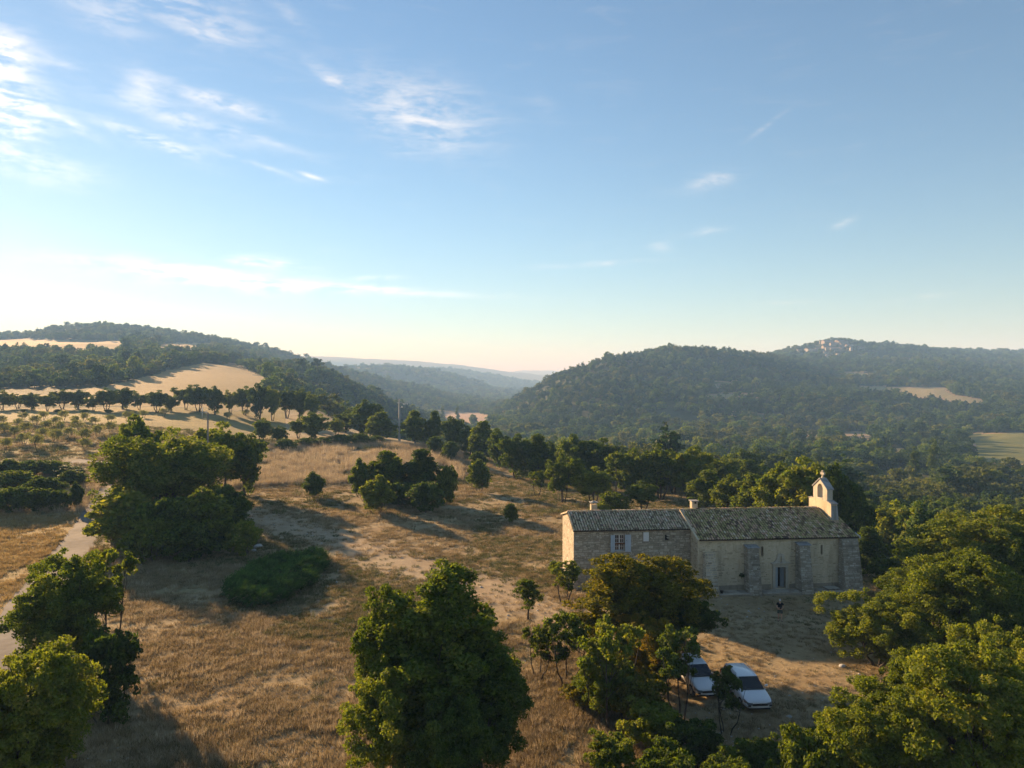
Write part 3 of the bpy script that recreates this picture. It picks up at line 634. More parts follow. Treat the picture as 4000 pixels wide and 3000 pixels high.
# hedges by the lane
for i, (px, Y, top, wp) in enumerate([(-60, 128, 1790, 190), (40, 128, 1775, 170), (120, 130, 1785, 150), (190, 131, 1790, 140), (250, 131, 1796, 120), (70, 116, 1840, 190), (200, 117, 1845, 170), (290, 119, 1838, 120)]):
    T('bush', ('shrubM', 'shrubN')[i % 3 == 1], px + random.uniform(-25, 25), Y + random.uniform(-4, 4), top + random.uniform(-8, 22), wp * random.uniform(.8, 1.3), 'dense bush of the long hedge between the lane and the olive grove', 'upper hedge beside the lane', (F_DARK, F_OAK)[i % 2], 'bush')
for i, (px, Y, top, wp) in enumerate([(-40, 101, 1905, 190), (60, 102, 1898, 180), (150, 103, 1905, 160), (225, 104, 1910, 120)]):
    T('bush', 'shrubM', px, Y, top, wp, 'dark bush of the short hedge nearest the golden verge at left', 'lower hedge beside the lane', (F_OAK, F_DARK)[i % 2], 'bush')
T('bush', 'shrubN', 300, 106, 1878, 60, 'small upright bush at the right end of the lower hedge', None, F_DARK, 'bush')
# --- meadow shrubs
for px, Y, top, wp, k, lb, mm in [(1229, 117, 1838, 95, 'shrubN', 'lone dense conical bush in the meadow', F_DARK), (1470, 103, 1850, 150, 'shrubN', 'bright green bush at the front left of the meadow thicket', F_BRIGHT),
    (1510, 118, 1755, 180, 'midC', 'tall bush at the back left of the meadow thicket', F_OAK), (1640, 117, 1748, 190, 'midC', 'tallest dark bush of the meadow thicket', F_DARK), (1570, 110, 1880, 170, 'shrubM', 'dark bush in the middle of the meadow thicket', F_DARK),
    (1665, 105, 1875, 160, 'shrubM', 'grey-green low bush at the front right of the meadow thicket', F_DARK), (1408, 117, 1785, 90, 'shrubN', 'narrow bush at the left end of the meadow thicket', F_OAK),
    (1745, 113, 1812, 110, 'shrubM', 'round light bush at the right end of the meadow thicket', F_BRIGHT), (1872, 128, 1788, 100, 'shrubN', 'lone leafy bush right of the meadow thicket', F_OAK),
    (1995, 98.5, 1962, 66, 'shrubM', 'small lone bush in the meadow left of the stone house', F_OAK), (2100, 125, 1836, 90, 'sap', 'pale sapling at the meadow edge left of the three-stemmed oak', F_OAK)]:
    T('bush', k, px, Y, top, wp, lb, None, mm, 'bush')
# --- behind the chapel
for px, Y, top, wp, k, lb, mm in [(2200, 117, 1762, 165, 'midD', 'three-stemmed oak standing alone in dry grass behind the stone house', F_OAK), (2320, 114, 1820, 165, 'midA', 'round oak with forked trunk right of the three-stemmed oak', F_BRIGHT),
    (2510, 108, 1875, 150, 'midA', 'dark little oak behind the roof between the two chimneys', F_DARK), (2400, 105, 1918, 150, 'shrubM', 'yellowish bush behind the left chimney', F_BRIGHT), (2345, 103, 1965, 90, 'shrubM', 'low yellowish bush beside the left chimney', F_BRIGHT),
    (2470, 131, 1745, 200, 'midB', 'broad oak in the wood behind the stone house, left of the right chimney', F_OAK), (2580, 129, 1728, 190, 'midA', 'tall oak in the wood above the right chimney, left one', F_OAK), (2690, 127, 1735, 210, 'midB', 'tall oak in the wood above the right chimney, right one', F_OAK),
    (2760, 116, 1830, 170, 'midC', 'oak with leafy skirt in front of the wood, above the chapel roof left', F_OAK), (2850, 108, 1850, 180, 'midB', 'light green oak above the middle of the chapel roof', F_BRIGHT), (2945, 102, 1845, 170, 'midC', 'rusty green bushy oak above the chapel roof, left of the bell gable', F_OAK),
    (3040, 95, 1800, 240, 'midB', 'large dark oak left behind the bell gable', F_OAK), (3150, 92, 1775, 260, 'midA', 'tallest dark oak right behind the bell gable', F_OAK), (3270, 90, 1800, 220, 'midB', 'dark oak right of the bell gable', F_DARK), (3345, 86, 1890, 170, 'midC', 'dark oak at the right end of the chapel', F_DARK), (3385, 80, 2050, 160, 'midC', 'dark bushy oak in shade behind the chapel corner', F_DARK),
    (2010, 152, 1690, 150, 'midB', 'dark oak on the meadow rim, left of a pair', F_DARK), (2095, 150, 1690, 150, 'midC', 'dark oak on the meadow rim, right of a pair', F_OAK), (2250, 150, 1692, 180, 'midB', 'broad dark oak behind the three-stemmed oak', F_DARK), (2345, 148, 1705, 180, 'midA', 'dark oak behind the round forked oak', F_DARK), (2160, 160, 1720, 120, 'midB', 'dark oak between the rim pair and the three-stemmed oak', F_DARK)]:
    T('oak_tree' if k[:3] == 'mid' else 'bush', k, px, Y, top, wp, lb, None, mm, 'tree' if k[:3] == 'mid' else 'bush')
# --- rim of the meadow, both sides of the concrete pole
for px, Y, top, wp, k, lb, mm in [(1230, 215, 1606, 135, 'midB', 'round oak standing in the dry grass left of the concrete pole', F_OAK), (1165, 218, 1632, 80, 'midA', 'small oak at the left side of the round oak', F_OAK), (1315, 225, 1632, 70, 'midA', 'small thin oak at the right side of the round oak', F_BRIGHT),
    (1025, 199, 1630, 92, 'midA', 'left one of two twin oaks in the dry field', F_OAK), (1090, 197, 1660, 75, 'midA', 'right one of two twin oaks in the dry field', F_DARK),
    (1485, 222, 1606, 130, 'midC', 'dark oak just left of the concrete pole', F_OAK), (1425, 240, 1558, 140, 'midB', 'tall oak further left of the concrete pole', F_DARK), (1350, 250, 1600, 110, 'midB', 'oak at the end of the sandy path', F_OAK),
    (1622, 214, 1600, 120, 'midC', 'green oak just right of the concrete pole', F_OAK), (1695, 214, 1600, 85, 'midC', 'slim dark oak second right of the concrete pole', F_DARK), (1775, 205, 1622, 120, 'midB', 'spiky dark oak third right of the concrete pole', F_DARK), (1885, 190, 1640, 130, 'midC', 'oak fourth right of the concrete pole', F_OAK), (1950, 175, 1668, 110, 'midB', 'dark oak left of the rim pair', F_DARK), (1835, 200, 1660, 110, 'midB', 'dark oak between the third and the fourth', F_DARK)]:
    T('oak_tree', k, px, Y, top, wp, lb, None, mm)
for px, Y, top, wp in [(1000, 182, 1712, 120), (1120, 184, 1712, 110), (1190, 196, 1708, 100), (1260, 198, 1706, 110), (1340, 200, 1694, 110), (1410, 202, 1690, 110), (1470, 205, 1700, 90), (1700, 190, 1700, 80), (1760, 180, 1720, 90), (1870, 165, 1760, 70)]:
    T('bush', 'shrubM', px, Y, top, wp, 'low dark bush in the broken hedge along the far rim of the meadow', 'bushes along the meadow rim', F_DARK, 'bush')
# --- oak row at the left
row = [(10, 1524, 74), (70, 1540, 62), (125, 1535, 66), (185, 1532, 66), (245, 1522, 76), (305, 1524, 74), (365, 1545, 56), (415, 1516, 74), (480, 1514, 80), (545, 1530, 70), (615, 1524, 74), (668, 1545, 60), (725, 1504, 84), (775, 1502, 80), (840, 1508, 72), (900, 1524, 62), (955, 1508, 70), (1015, 1496, 76), (1065, 1508, 70), (1120, 1512, 72), (1170, 1516, 66), (1220, 1530, 66)]
ORD = 'first second third fourth fifth sixth seventh eighth ninth tenth eleventh twelfth thirteenth fourteenth fifteenth sixteenth seventeenth eighteenth nineteenth twentieth twenty-first twenty-second twenty-third'.split()
for i, (px, top, wp) in enumerate(row):
    Y = 276 + 8 * math.sin(i * 1.7) + (px - 0) * .006
    T('oak_tree', ('midD', 'midA', 'midB')[i % 3], px, Y, top - 3, wp * 1.3, '%s oak counted from the left edge in the long row crossing the fields' % ORD[i], 'oak row across the fields', F_DARK if i % 3 else F_OAK)
for px, Y in [(225, 262), (330, 260), (425, 262), (90, 264)]:
    T('bush', 'shrubM', px, Y, 1598, 32, 'small round bush at the foot of the oak row', 'bushes at the foot of the oak row', F_DARK, 'bush')
# --- olive grove
ol = [(24, 1757), (95, 1735), (142, 1751), (215, 1728), (332, 1755), (274, 1710), (380, 1705), (434, 1690), (330, 1722), (60, 1708), (165, 1712), (105, 1690), (235, 1690), (20, 1688), (180, 1680), (300, 1680), (70, 1668), (140, 1662), (215, 1664), (290, 1658), (365, 1662), (10, 1660), (330, 1645), (250, 1642), (170, 1640), (90, 1642), (430, 1650), (500, 1640), (560, 1632), (640, 1628), (960, 1625), (890, 1640), (-40, 1735), (-60, 1700), (-30, 1670)]
for i, (px, py) in enumerate(ol):
    x, y, z = hit(px, py)
    tree('olive_tree', ('olive', 'olive2')[i % 2], (x, y, z), random.uniform(2.6, 3.4), random.uniform(3.4, 4.6), 'small grey-green olive tree of the grove in front of the oak row', 'olive grove')
# poplars and cypresses of the valley
for px, Y, top, wp, lb in [(3062, 430, 1672, 34, 'tall dark poplar beside the pale road in the valley'), (3572, 300, 1742, 44, 'dark poplar in the valley, left one of two at the right'), (3648, 290, 1712, 52, 'taller dark poplar in the valley, right one of two at the right'),
                          (1787, 900, 1580, 20, 'dark poplar in front of the reddish field in the valley'), (1728, 950, 1585, 22, 'dark poplar at the left edge of the reddish field')]:
    T('poplar_tree', 'poplar', px, Y, top, wp, lb)
T('oak_tree', 'farA', 1848, 850, 1615, 36, 'round dark tree in front of the reddish field in the valley')

# --- woods: nearest trees one by one, the rest as one mass
def scatter(n, ymin, ymax, pmin, pmax, dens_noise=.0, seed=1):
    g = np.random.default_rng(seed); u = g.uniform((pmin - 2000) / FPX, (pmax - 2000) / FPX, n)
    y = np.sqrt(g.uniform(ymin ** 2, ymax ** 2, n)); return u * y, y, g
_hor_px = np.arange(-300, 4340, 20.0)
def visible_mask(x, y, ztop, slack=14):
    """True where a tree top rises above the land in front of it"""
    px = 2000 + FPX * x / y; py = 1500 + FPX * (CAMZ - ztop) / y
    ys = np.exp(np.linspace(math.log(60), math.log(6000), 260)); gx = (_hor_px[:, None] - 2000) / FPX * ys[None]; gy = np.broadcast_to(ys[None], gx.shape)
    gpy = 1500 + FPX * (CAMZ - H(gx, gy)) / gy; hor = np.minimum.accumulate(gpy, axis=1)
    i = np.clip(((px + 300) / 20).astype(int), 0, len(_hor_px) - 1); j = np.clip(np.searchsorted(ys, y) - 1, 0, len(ys) - 1)
    return py < hor[i, j] + slack
def poisson(x, y, r0, rk):
    """thin points so that they keep r0 + rk*distance apart (cell hash)"""
    keep = []; cell = {}
    for i in range(len(x)):
        r = r0 + rk * y[i]; c = (int(x[i] // 6), int(y[i] // 6)); ok = True; m = int(r // 6) + 1
        for a in range(c[0] - m, c[0] + m + 1):
            for b in range(c[1] - m, c[1] + m + 1):
                for k in cell.get((a, b), ()):
                    if (x[k] - x[i]) ** 2 + (y[k] - y[i]) ** 2 < r * r: ok = False; break
                if not ok: break
            if not ok: break
        if ok: keep.append(i); cell.setdefault(c, []).append(i)
    return np.array(keep)
FX, FY = [], []
for (n, y0, y1, p0, p1, s, r0) in [(2600, 95, 420, 1250, 4250, 2, 4.6), (15000, 420, 1000, -200, 4200, 3, 5.0), (42000, 1000, 2300, -200, 4200, 4, 5.6), (14000, 2300, 4800, 1000, 2400, 5, 11)]:
    x, y, g = scatter(n, y0, y1, p0, p1, seed=s)
    z = H(x, y); k = zone(x, y, z) == 0
    for poly, a, b, kd in FIELDS:                            # low growth along the near edge of the fields
        if a > 200: k &= ~((y > a * .8) & (y < b) & in_poly(2000 + FPX * x / y, 1500 + FPX * (CAMZ - z - 5.5) / y, poly))
    x, y, z = x[k], y[k], z[k]
    gap = fbm(x / 60 + 40, y / 60, 3)                       # clearings
    k = (gap > np.where((y > 800) & (2000 + FPX * x / y > 2000) & (2000 + FPX * x / y < 2700), .2, .33)) & visible_mask(x, y, z + 9.5)
    x, y = x[k], y[k]
    k = poisson(x, y, r0 * .8, .0); FX.append(x[k]); FY.append(y[k])
FX = np.concatenate(FX); FY = np.concatenate(FY)
named = np.array([o.location[:2] for o in col.objects if o.type == 'EMPTY' and o.get('category') in ('tree',)])
dmin = np.array([np.min(np.hypot(named[:, 0] - a, named[:, 1] - b)) if b < 330 else 99 for a, b in zip(FX, FY)])
lead = (np.hypot((FX - 24) / 14, (FY - 70) / 9) > 1)
k = (dmin > 4.2) & lead; FX, FY = FX[k], FY[k]
_px = 2000 + FPX * FX / FY; _h = H(FX, FY); _pt = 1500 + FPX * (CAMZ - _h - 8) / FY
for v, (vx, vy, vz) in zip(VILLAGE, VPOS):          # gardens and lanes round the village houses
    cut = (np.abs(_px - v[0]) < v[2] / 2 + 4) & (FY > vy - 70) & (FY < vy + 4) & (_pt < v[1] - 1)
    cut |= np.hypot(FX - vx, FY - vy) < v[2] / 2 * vy / FPX + 3
    FX, FY, _px, _pt = FX[~cut], FY[~cut], _px[~cut], _pt[~cut]
od = np.argsort(FY); FX, FY = FX[od], FY[od]; FZ = H(FX, FY)
NEAR = 120
g = random.Random(5)
for i in range(min(NEAR, len(FX))):
    px = 2000 + FPX * FX[i] / FY[i]
    rt = px > 2000
    tree('valley_tree', g.choice(['midA', 'midB', 'midB', 'midC']), (FX[i], FY[i], FZ[i]), g.uniform(6.5, 11), g.uniform(6, 9.5),
         'leafy tree of the valley wood below and behind the chapel' if rt else 'leafy tree on the wooded slope beyond the meadow rim', 'valley wood behind the chapel' if rt else 'slope wood beyond the meadow',
         g.choice([None, F_BRIGHT, F_OAK, F_DARK, F_FAR]))
def instancer(name, pts, idx, scl, rotz, meshes, label):
    pc = bpy.data.collections.new(name + '_kinds')
    for i, (mm, mats) in enumerate(meshes):
        o = bpy.data.objects.new('%s_kind_%02d' % (name, i), mm); pc.objects.link(o)
    me = bpy.data.meshes.new(name); me.vertices.add(len(pts)); me.vertices.foreach_set('co', np.asarray(pts, np.float32).ravel())
    a = me.attributes.new('pick', 'INT', 'POINT'); a.data.foreach_set('value', np.asarray(idx, np.int32))
    a = me.attributes.new('size', 'FLOAT_VECTOR', 'POINT'); a.data.foreach_set('vector', np.asarray(scl, np.float32).ravel())
    a = me.attributes.new('turn', 'FLOAT_VECTOR', 'POINT'); a.data.foreach_set('vector', np.stack([rotz * 0, rotz * 0, rotz], -1).astype(np.float32).ravel())
    o = link(name, me); o['kind'] = 'stuff'; o['label'] = label
    ng = bpy.data.node_groups.new(name, 'GeometryNodeTree')
    ng.interface.new_socket('Geometry', in_out='INPUT', socket_type='NodeSocketGeometry'); ng.interface.new_socket('Geometry', in_out='OUTPUT', socket_type='NodeSocketGeometry')
    N = ng.nodes; L = ng.links; gi = N.new('NodeGroupInput'); go = N.new('NodeGroupOutput')
    ci = N.new('GeometryNodeCollectionInfo'); ci.inputs['Collection'].default_value = pc; ci.inputs['Separate Children'].default_value = True; ci.inputs['Reset Children'].default_value = True
    ip = N.new('GeometryNodeInstanceOnPoints'); ip.inputs['Pick Instance'].default_value = True
    def na(nm, t):
        q = N.new('GeometryNodeInputNamedAttribute'); q.data_type = t; q.inputs['Name'].default_value = nm
        return [s for s in q.outputs if s.enabled and s.name == 'Attribute'][0]
    L.new(gi.outputs[0], ip.inputs['Points']); L.new(ci.outputs[0], ip.inputs['Instance'])
    L.new(na('pick', 'INT'), ip.inputs['Instance Index']); L.new(na('size', 'FLOAT_VECTOR'), ip.inputs['Scale'])
    e2 = N.new('FunctionNodeEulerToRotation'); L.new(na('turn', 'FLOAT_VECTOR'), e2.inputs[0]); L.new(e2.outputs[0], ip.inputs['Rotation'])
    L.new(ip.outputs[0], go.inputs[0])
    md = o.modifiers.new('scatter', 'NODES'); md.node_group = ng
    return o
def merged_tree(key):
    cm, tm, r0, h0 = PROTO[key]
    bm = bmesh.new(); bm.from_mesh(cm); n0 = len(bm.faces); bm.from_mesh(tm); bm.faces.ensure_lookup_table()
    for f in bm.faces[n0:]: f.material_index = 1
    me = bpy.data.meshes.new('wood_' + key); bm.to_mesh(me); bm.free()
    me.materials.append(cm.materials[0]); me.materials.append(BARK); return me
fx, fy, fz = FX[NEAR:], FY[NEAR:], FZ[NEAR:]
kinds = ['farA', 'farB', 'farC', 'pineF', 'umbrella', 'midB', 'farD', 'farE']
g = np.random.default_rng(9); n = len(fx)
pk = g.choice(5, n, p=[.34, .28, .27, .085, .025])
ppx = 2000 + FPX * fx / fy
pk = np.where((ppx > 2000) & (ppx < 2500) & (fy > 700) & (g.random(n) < .45), 3, pk)
mixn = fbm(fx / 90 + 11, fy / 90, 3) + g.normal(size=n) * .12
pk = np.where((mixn > .60) & (pk < 3), 6, pk); pk = np.where((mixn < .40) & (pk < 3), 7, pk)
pk = np.where((fy < 330) & (pk < 3), 5, pk)
ss = np.clip(g.lognormal(-.08, .28, n), .45, 1.6) * np.where(fy > 2300, 1.9, 1.0) * np.where(fy > 1000, 1.08, 1)
scl = np.stack([ss * g.uniform(.85, 1.2, n), ss * g.uniform(.85, 1.2, n), ss * g.uniform(.75, 1.15, n) * np.where(fy > 2300, .7, 1)], -1)
instancer('forest', np.stack([fx, fy, fz - .2], -1), pk, scl, g.uniform(0, 6.28, n), [(merged_tree(k), None) for k in kinds], 'dense oak and pine wood covering the valley and the hills')
print('forest trees', n)
# ---------------------------------------------------------------- chapel and house
def tone_mat(name, stops, use_obj, rough=.92, bscale=14, bstr=.5, stain=None, spec=.15):
    def fn(t, out):
        f = t.n('ShaderNodeObjectInfo').outputs['Random'] if use_obj else t.n('ShaderNodeAttribute', attribute_name='tone').outputs['Fac']
        P = pos(t); n = t.noise(P, bscale, 5, .65); b = t.noise(P, .55, 4, .6)
        c = t.ramp(t.m('ADD', f, t.m('MULTIPLY_ADD', n, .3, -.15), clamp=True), stops)
        if stain: c = t.mix(t.mrange(b, .48, .68, 0, stain[1]), c, stain[0])
        c = t.mix(.35, c, t.ramp(n, [(.3, (.45, .45, .45)), (.7, (1, 1, 1))]), 'MULTIPLY')
        principled(t, out, c, rough, spec, bump(t, n, bstr, .02))
    return mat(name, fn)
S_H = [(0, (.31, .265, .195)), (.35, (.43, .37, .275)), (.7, (.50, .435, .33)), (1, (.58, .51, .40))]
S_N = [(0, (.34, .275, .18)), (.4, (.47, .39, .265)), (.75, (.56, .47, .335)), (1, (.64, .56, .42))]
S_B = [(0, (.27, .24, .185)), (.4, (.38, .34, .27)), (.75, (.46, .42, .34)), (1, (.54, .50, .42))]
STN_H = (tone_mat('house_stone', S_H, True), tone_mat('house_stone_mass', S_H, False))
STN_N = (tone_mat('nave_stone', S_N, True, stain=((.2, .17, .12), .5)), tone_mat('nave_stone_mass', S_N, False, stain=((.2, .17, .12), .5)))
STN_B = (tone_mat('buttress_stone', S_B, True, stain=((.13, .13, .11), .5)), tone_mat('buttress_stone_mass', S_B, False, stain=((.13, .13, .11), .5)))
TL_N = [(0, (.12, .08, .065)), (.16, (.26, .19, .11)), (.36, (.38, .33, .15)), (.55, (.47, .40, .20)), (.7, (.52, .38, .24)), (.85, (.55, .34, .24)), (1, (.66, .57, .42))]
TL_H = [(0, (.16, .12, .10)), (.2, (.36, .29, .18)), (.45, (.50, .43, .29)), (.65, (.56, .47, .34)), (.82, (.58, .38, .28)), (1, (.68, .61, .5))]
MOSS = ((.27, .27, .10), .5)
TILE_N = (tone_mat('mossy_tile', TL_N, True, .9, 20, .3, MOSS), tone_mat('mossy_tile_mass', TL_N, False, .9, 20, .3, MOSS))
TILE_H = (tone_mat('canal_tile', TL_H, True, .9, 20, .3, ((.30, .29, .15), .3)), tone_mat('canal_tile_mass', TL_H, False, .9, 20, .3, ((.30, .29, .15), .3)))
def _plaster(c0, c1, dirt):
    def fn(t, out):
        P = pos(t); n = t.noise(P, 6, 6, .65); b = t.noise(P, .8, 5, .6); f = t.m('ADD', t.m('MULTIPLY', n, .5), t.m('MULTIPLY', b, .5))
        c = t.ramp(f, [(.35, c0), (.65, c1)])
        st = t.n('ShaderNodeMapping', {0: P, 'Scale': (1.6, 1.6, .25)}); s = t.noise(st.outputs[0], 1.3, 5, .6)
        c = t.mix(t.mrange(s, .5, .7, 0, .7), c, dirt)
        principled(t, out, c, .95, .1, bump(t, n, .6, .04))
    return fn
PLASTER = mat('lime_plaster', _plaster((.46, .38, .255), (.60, .51, .36), (.33, .255, .165)))
MORTAR = mat('rubble_mortar', _plaster((.22, .19, .14), (.33, .285, .215), (.15, .125, .095)))
RENDER_W = mat('ochre_render', _plaster((.40, .33, .22), (.55, .47, .34), (.30, .24, .16)))
SLAB = mat('grey_slab', _plaster((.22, .22, .215), (.36, .36, .35), (.16, .16, .15)))
ASHLAR = mat('ashlar', _plaster((.40, .355, .28), (.50, .455, .37), (.30, .26, .2)))
DARKIN = plain('dark_interior', (.03, .028, .025), .95, .05)  # near-black base colour carries the shade inside openings and rooms
UNDER = plain('roof_underlay', (.055, .042, .034), .95, .1)
WHITE_W = plain('white_paint', (.62, .63, .62), .55, .3, .06)
BLUEGREY = plain('bluegrey_paint', (.40, .45, .50), .6, .3, .08)
DOORGREY = plain('door_paint', (.30, .335, .365), .6, .3, .1)
WOODB = plain('brown_wood', (.13, .06, .03), .7, .2, .3, 12)
METALG = plain('galvanised_metal', (.42, .43, .43), .45, .5, .1, 3, .6)
def _glass(t, out):
    principled(t, out, (.02, .025, .03), .06, .6)
GLASS = mat('window_glass', _glass)

CH = (16.9, 64.5, 0.0); RZ = R(5)
def stone_geo(mp_, u0, u1, z0, z1, p, g, j=.018, e=.022):
    q = [(u0 + g.uniform(-j, j), z0 + g.uniform(-j, j)), (u1 + g.uniform(-j, j), z0 + g.uniform(-j, j)), (u1 + g.uniform(-j, j), z1 + g.uniform(-j, j)), (u0 + g.uniform(-j, j), z1 + g.uniform(-j, j))]
    cx = (u0 + u1) / 2; cz = (z0 + z1) / 2; w = max(u1 - u0, .01); h = max(z1 - z0, .01)
    k1 = max(.5, 1 - 2 * e / w); k2 = max(.5, 1 - 2 * e / h)
    f = [(cx + (a - cx) * k1, cz + (b - cz) * k2) for a, b in q]
    v = [mp_(a, b, -.01) for a, b in q] + [mp_(a, b, p * g.uniform(.75, 1.2)) for a, b in f]
    return v, [(4, 5, 6, 7), (0, 1, 5, 4), (1, 2, 6, 5), (2, 3, 7, 6), (3, 0, 4, 7)]
def rubble(u0, u1, z0, z1, hr, wr, holes, g, gap=.02):
    out = []; z = z0
    while z < z1 - .04:
        h = min(g.uniform(*hr), z1 - z)
        if z1 - z - h < hr[0] * .6: h = z1 - z
        u = u0 + g.uniform(-wr[0], 0)
        while u < u1 - .03:
            w = g.uniform(*wr) * (1.3 if h > sum(hr) / 2 else .9); a, b = max(u, u0), min(u + w, u1); u += w
            if b - a < .06: continue
            # some courses break into two thin stones
            cells = [(a, b, z, z + h)] if g.random() > .22 or h < .17 else [(a, b, z, z + h * .48), (a, b, z + h * .52, z + h)]
            for (a_, b_, c_, d_) in cells:
                if any(a_ < hx1 and b_ > hx0 and c_ < hz1 and d_ > hz0 for hx0, hx1, hz0, hz1 in holes): continue
                out.append((a_ + gap / 2, b_ - gap / 2, c_ + gap / 2, d_ - gap / 2))
        z += h
    return out
class Stonework:
    """collects stones; the largest become parts of their own, the rest one mass"""
    def __init__(s, name): s.items = []; s.name = name
    def face(s, mp_, u0, u1, z0, z1, hr, wr, holes, g, pr=(.012, .05), gap=.02, j=.018, weight=1.0, keep=1.0):
        cells = []; zz = z0
        while zz < z1 - .01:                              # patches of different coursing, as the wall was built
            zn = min(zz + g.uniform(.5, 1.0), z1); zn = z1 if z1 - zn < .35 else zn; u = u0
            while u < u1 - .01:
                un = min(u + g.uniform(.7, 1.9), u1); un = u1 if u1 - un < .4 else un
                cells += rubble(u, un, zz, zn, hr, wr, holes, g, gap); u = un
            zz = zn
        for (a, b, c, d) in cells:
            if g.random() > keep: continue
            s.items.append(((b - a) * (d - c) * weight, stone_geo(mp_, a, b, c, d, g.uniform(*pr), g, j), g.random()))
    def build(s, parent, mats, nmax):
        s.items.sort(key=lambda i: -i[0])
        for ar, (v, f), t in s.items[:nmax]:
            link('stone', new_mesh('stone', v, f, mats[0]), parent)
        if len(s.items) > nmax:
            mb = MB()
            for ar, (v, f), t in s.items[nmax:]: mb.add(v, f, t)
            o = mb.build('stonework', mats[1], parent); o['kind'] = 'stuff'
def wall_with_holes(mb, x0, x1, z0, z1, y0, y1, holes):
    """front-facing wall slab between y0 (outer) and y1, rectangular openings left out"""
    xs = sorted({x0, x1, *[h[0] for h in holes], *[h[1] for h in holes]}); zs = sorted({z0, z1, *[h[2] for h in holes], *[h[3] for h in holes]})
    inh = lambda a, b: any(h[0] < a < h[1] and h[2] < b < h[3] for h in holes)
    for i in range(len(xs) - 1):
        k = 0
        while k < len(zs) - 1:
            if inh((xs[i] + xs[i + 1]) / 2, (zs[k] + zs[k + 1]) / 2): k += 1; continue
            m = k
            while m + 1 < len(zs) - 1 and not inh((xs[i] + xs[i + 1]) / 2, (zs[m + 1] + zs[m + 2]) / 2): m += 1
            mb.box(xs[i], xs[i + 1], y0, y1, zs[k], zs[m + 1]); k = m + 1
    return mb
def tile_mesh(name, m, L=.44, r=.1):
    v = []; n = 6
    for (y, rr, dz) in ((0, r, .035), (L, r * .82, 0)):
        for k in range(n + 1):
            a = math.pi * k / n; v.append((-math.cos(a) * rr, y, math.sin(a) * rr * .8 + dz))
    for k in range(n + 1):
        a = math.pi * k / n; v.append((-math.cos(a) * (r - .016), .002, math.sin(a) * (r - .016) * .8 + .035))
    f = [(k, k + 1, n + 2 + k, n + 1 + k) for k in range(n)] + [(k + 1, k, 2 * n + 2 + k, 2 * n + 3 + k) for k in range(n)]
    return new_mesh(name, v, f, m, True)
def tiled_slope(parent, x0, x1, ye, ze, yr, zr, mats, nmax, skip=None, seed=3, sp=.245, ex=.34):
    """canal tiles from the eave (ye,ze) up to the ridge (yr,zr)"""
    g = random.Random(seed); ang = math.atan2(zr - ze, yr - ye); L = math.hypot(zr - ze, yr - ye)
    nr = int(L / ex); nc = int((x1 - x0) / sp); um = tile_mesh('roof_tile', mats[0]); tv = [v.co.copy() for v in um.vertices]; tf = [tuple(p.vertices) for p in um.polygons]
    mb = MB(); cnt = 0
    for r_ in range(nr + 1):
        for c in range(nc):
            x = x0 + (c + .5) * (x1 - x0) / nc + g.uniform(-.012, .012); s = r_ * ex - .05 + g.uniform(-.015, .015)
            if s > L - .12: continue
            y = ye + s * math.cos(ang); z = ze + s * math.sin(ang) + .03
            if skip and skip(x, y): continue
            tilt = ang - .03 + g.uniform(-.015, .015); rz = g.uniform(-.03, .03)
            if cnt < nmax:
                o = link('roof_tile', um, parent, (x, y, z), (tilt, 0, rz)); cnt += 1
            else:
                M = Matrix.Translation((x, y, z)) @ Matrix.Rotation(rz, 4, 'Z') @ Matrix.Rotation(tilt, 4, 'X')
                mb.add([M @ v for v in tv], tf, g.random())
    o = mb.build('roof_tiles', mats[1], parent, True); o['kind'] = 'stuff'
def ridge_tiles(parent, x0, x1, y, z, m, seed=2):
    g = random.Random(seed); um = tile_mesh('ridge_tile', m, .44, .13); x = x0
    while x < x1 - .2:
        link('ridge_tile', um, parent, (x, y, z + g.uniform(-.01, .01)), (0, 0, -math.pi / 2 + g.uniform(-.03, .03))); x += .37

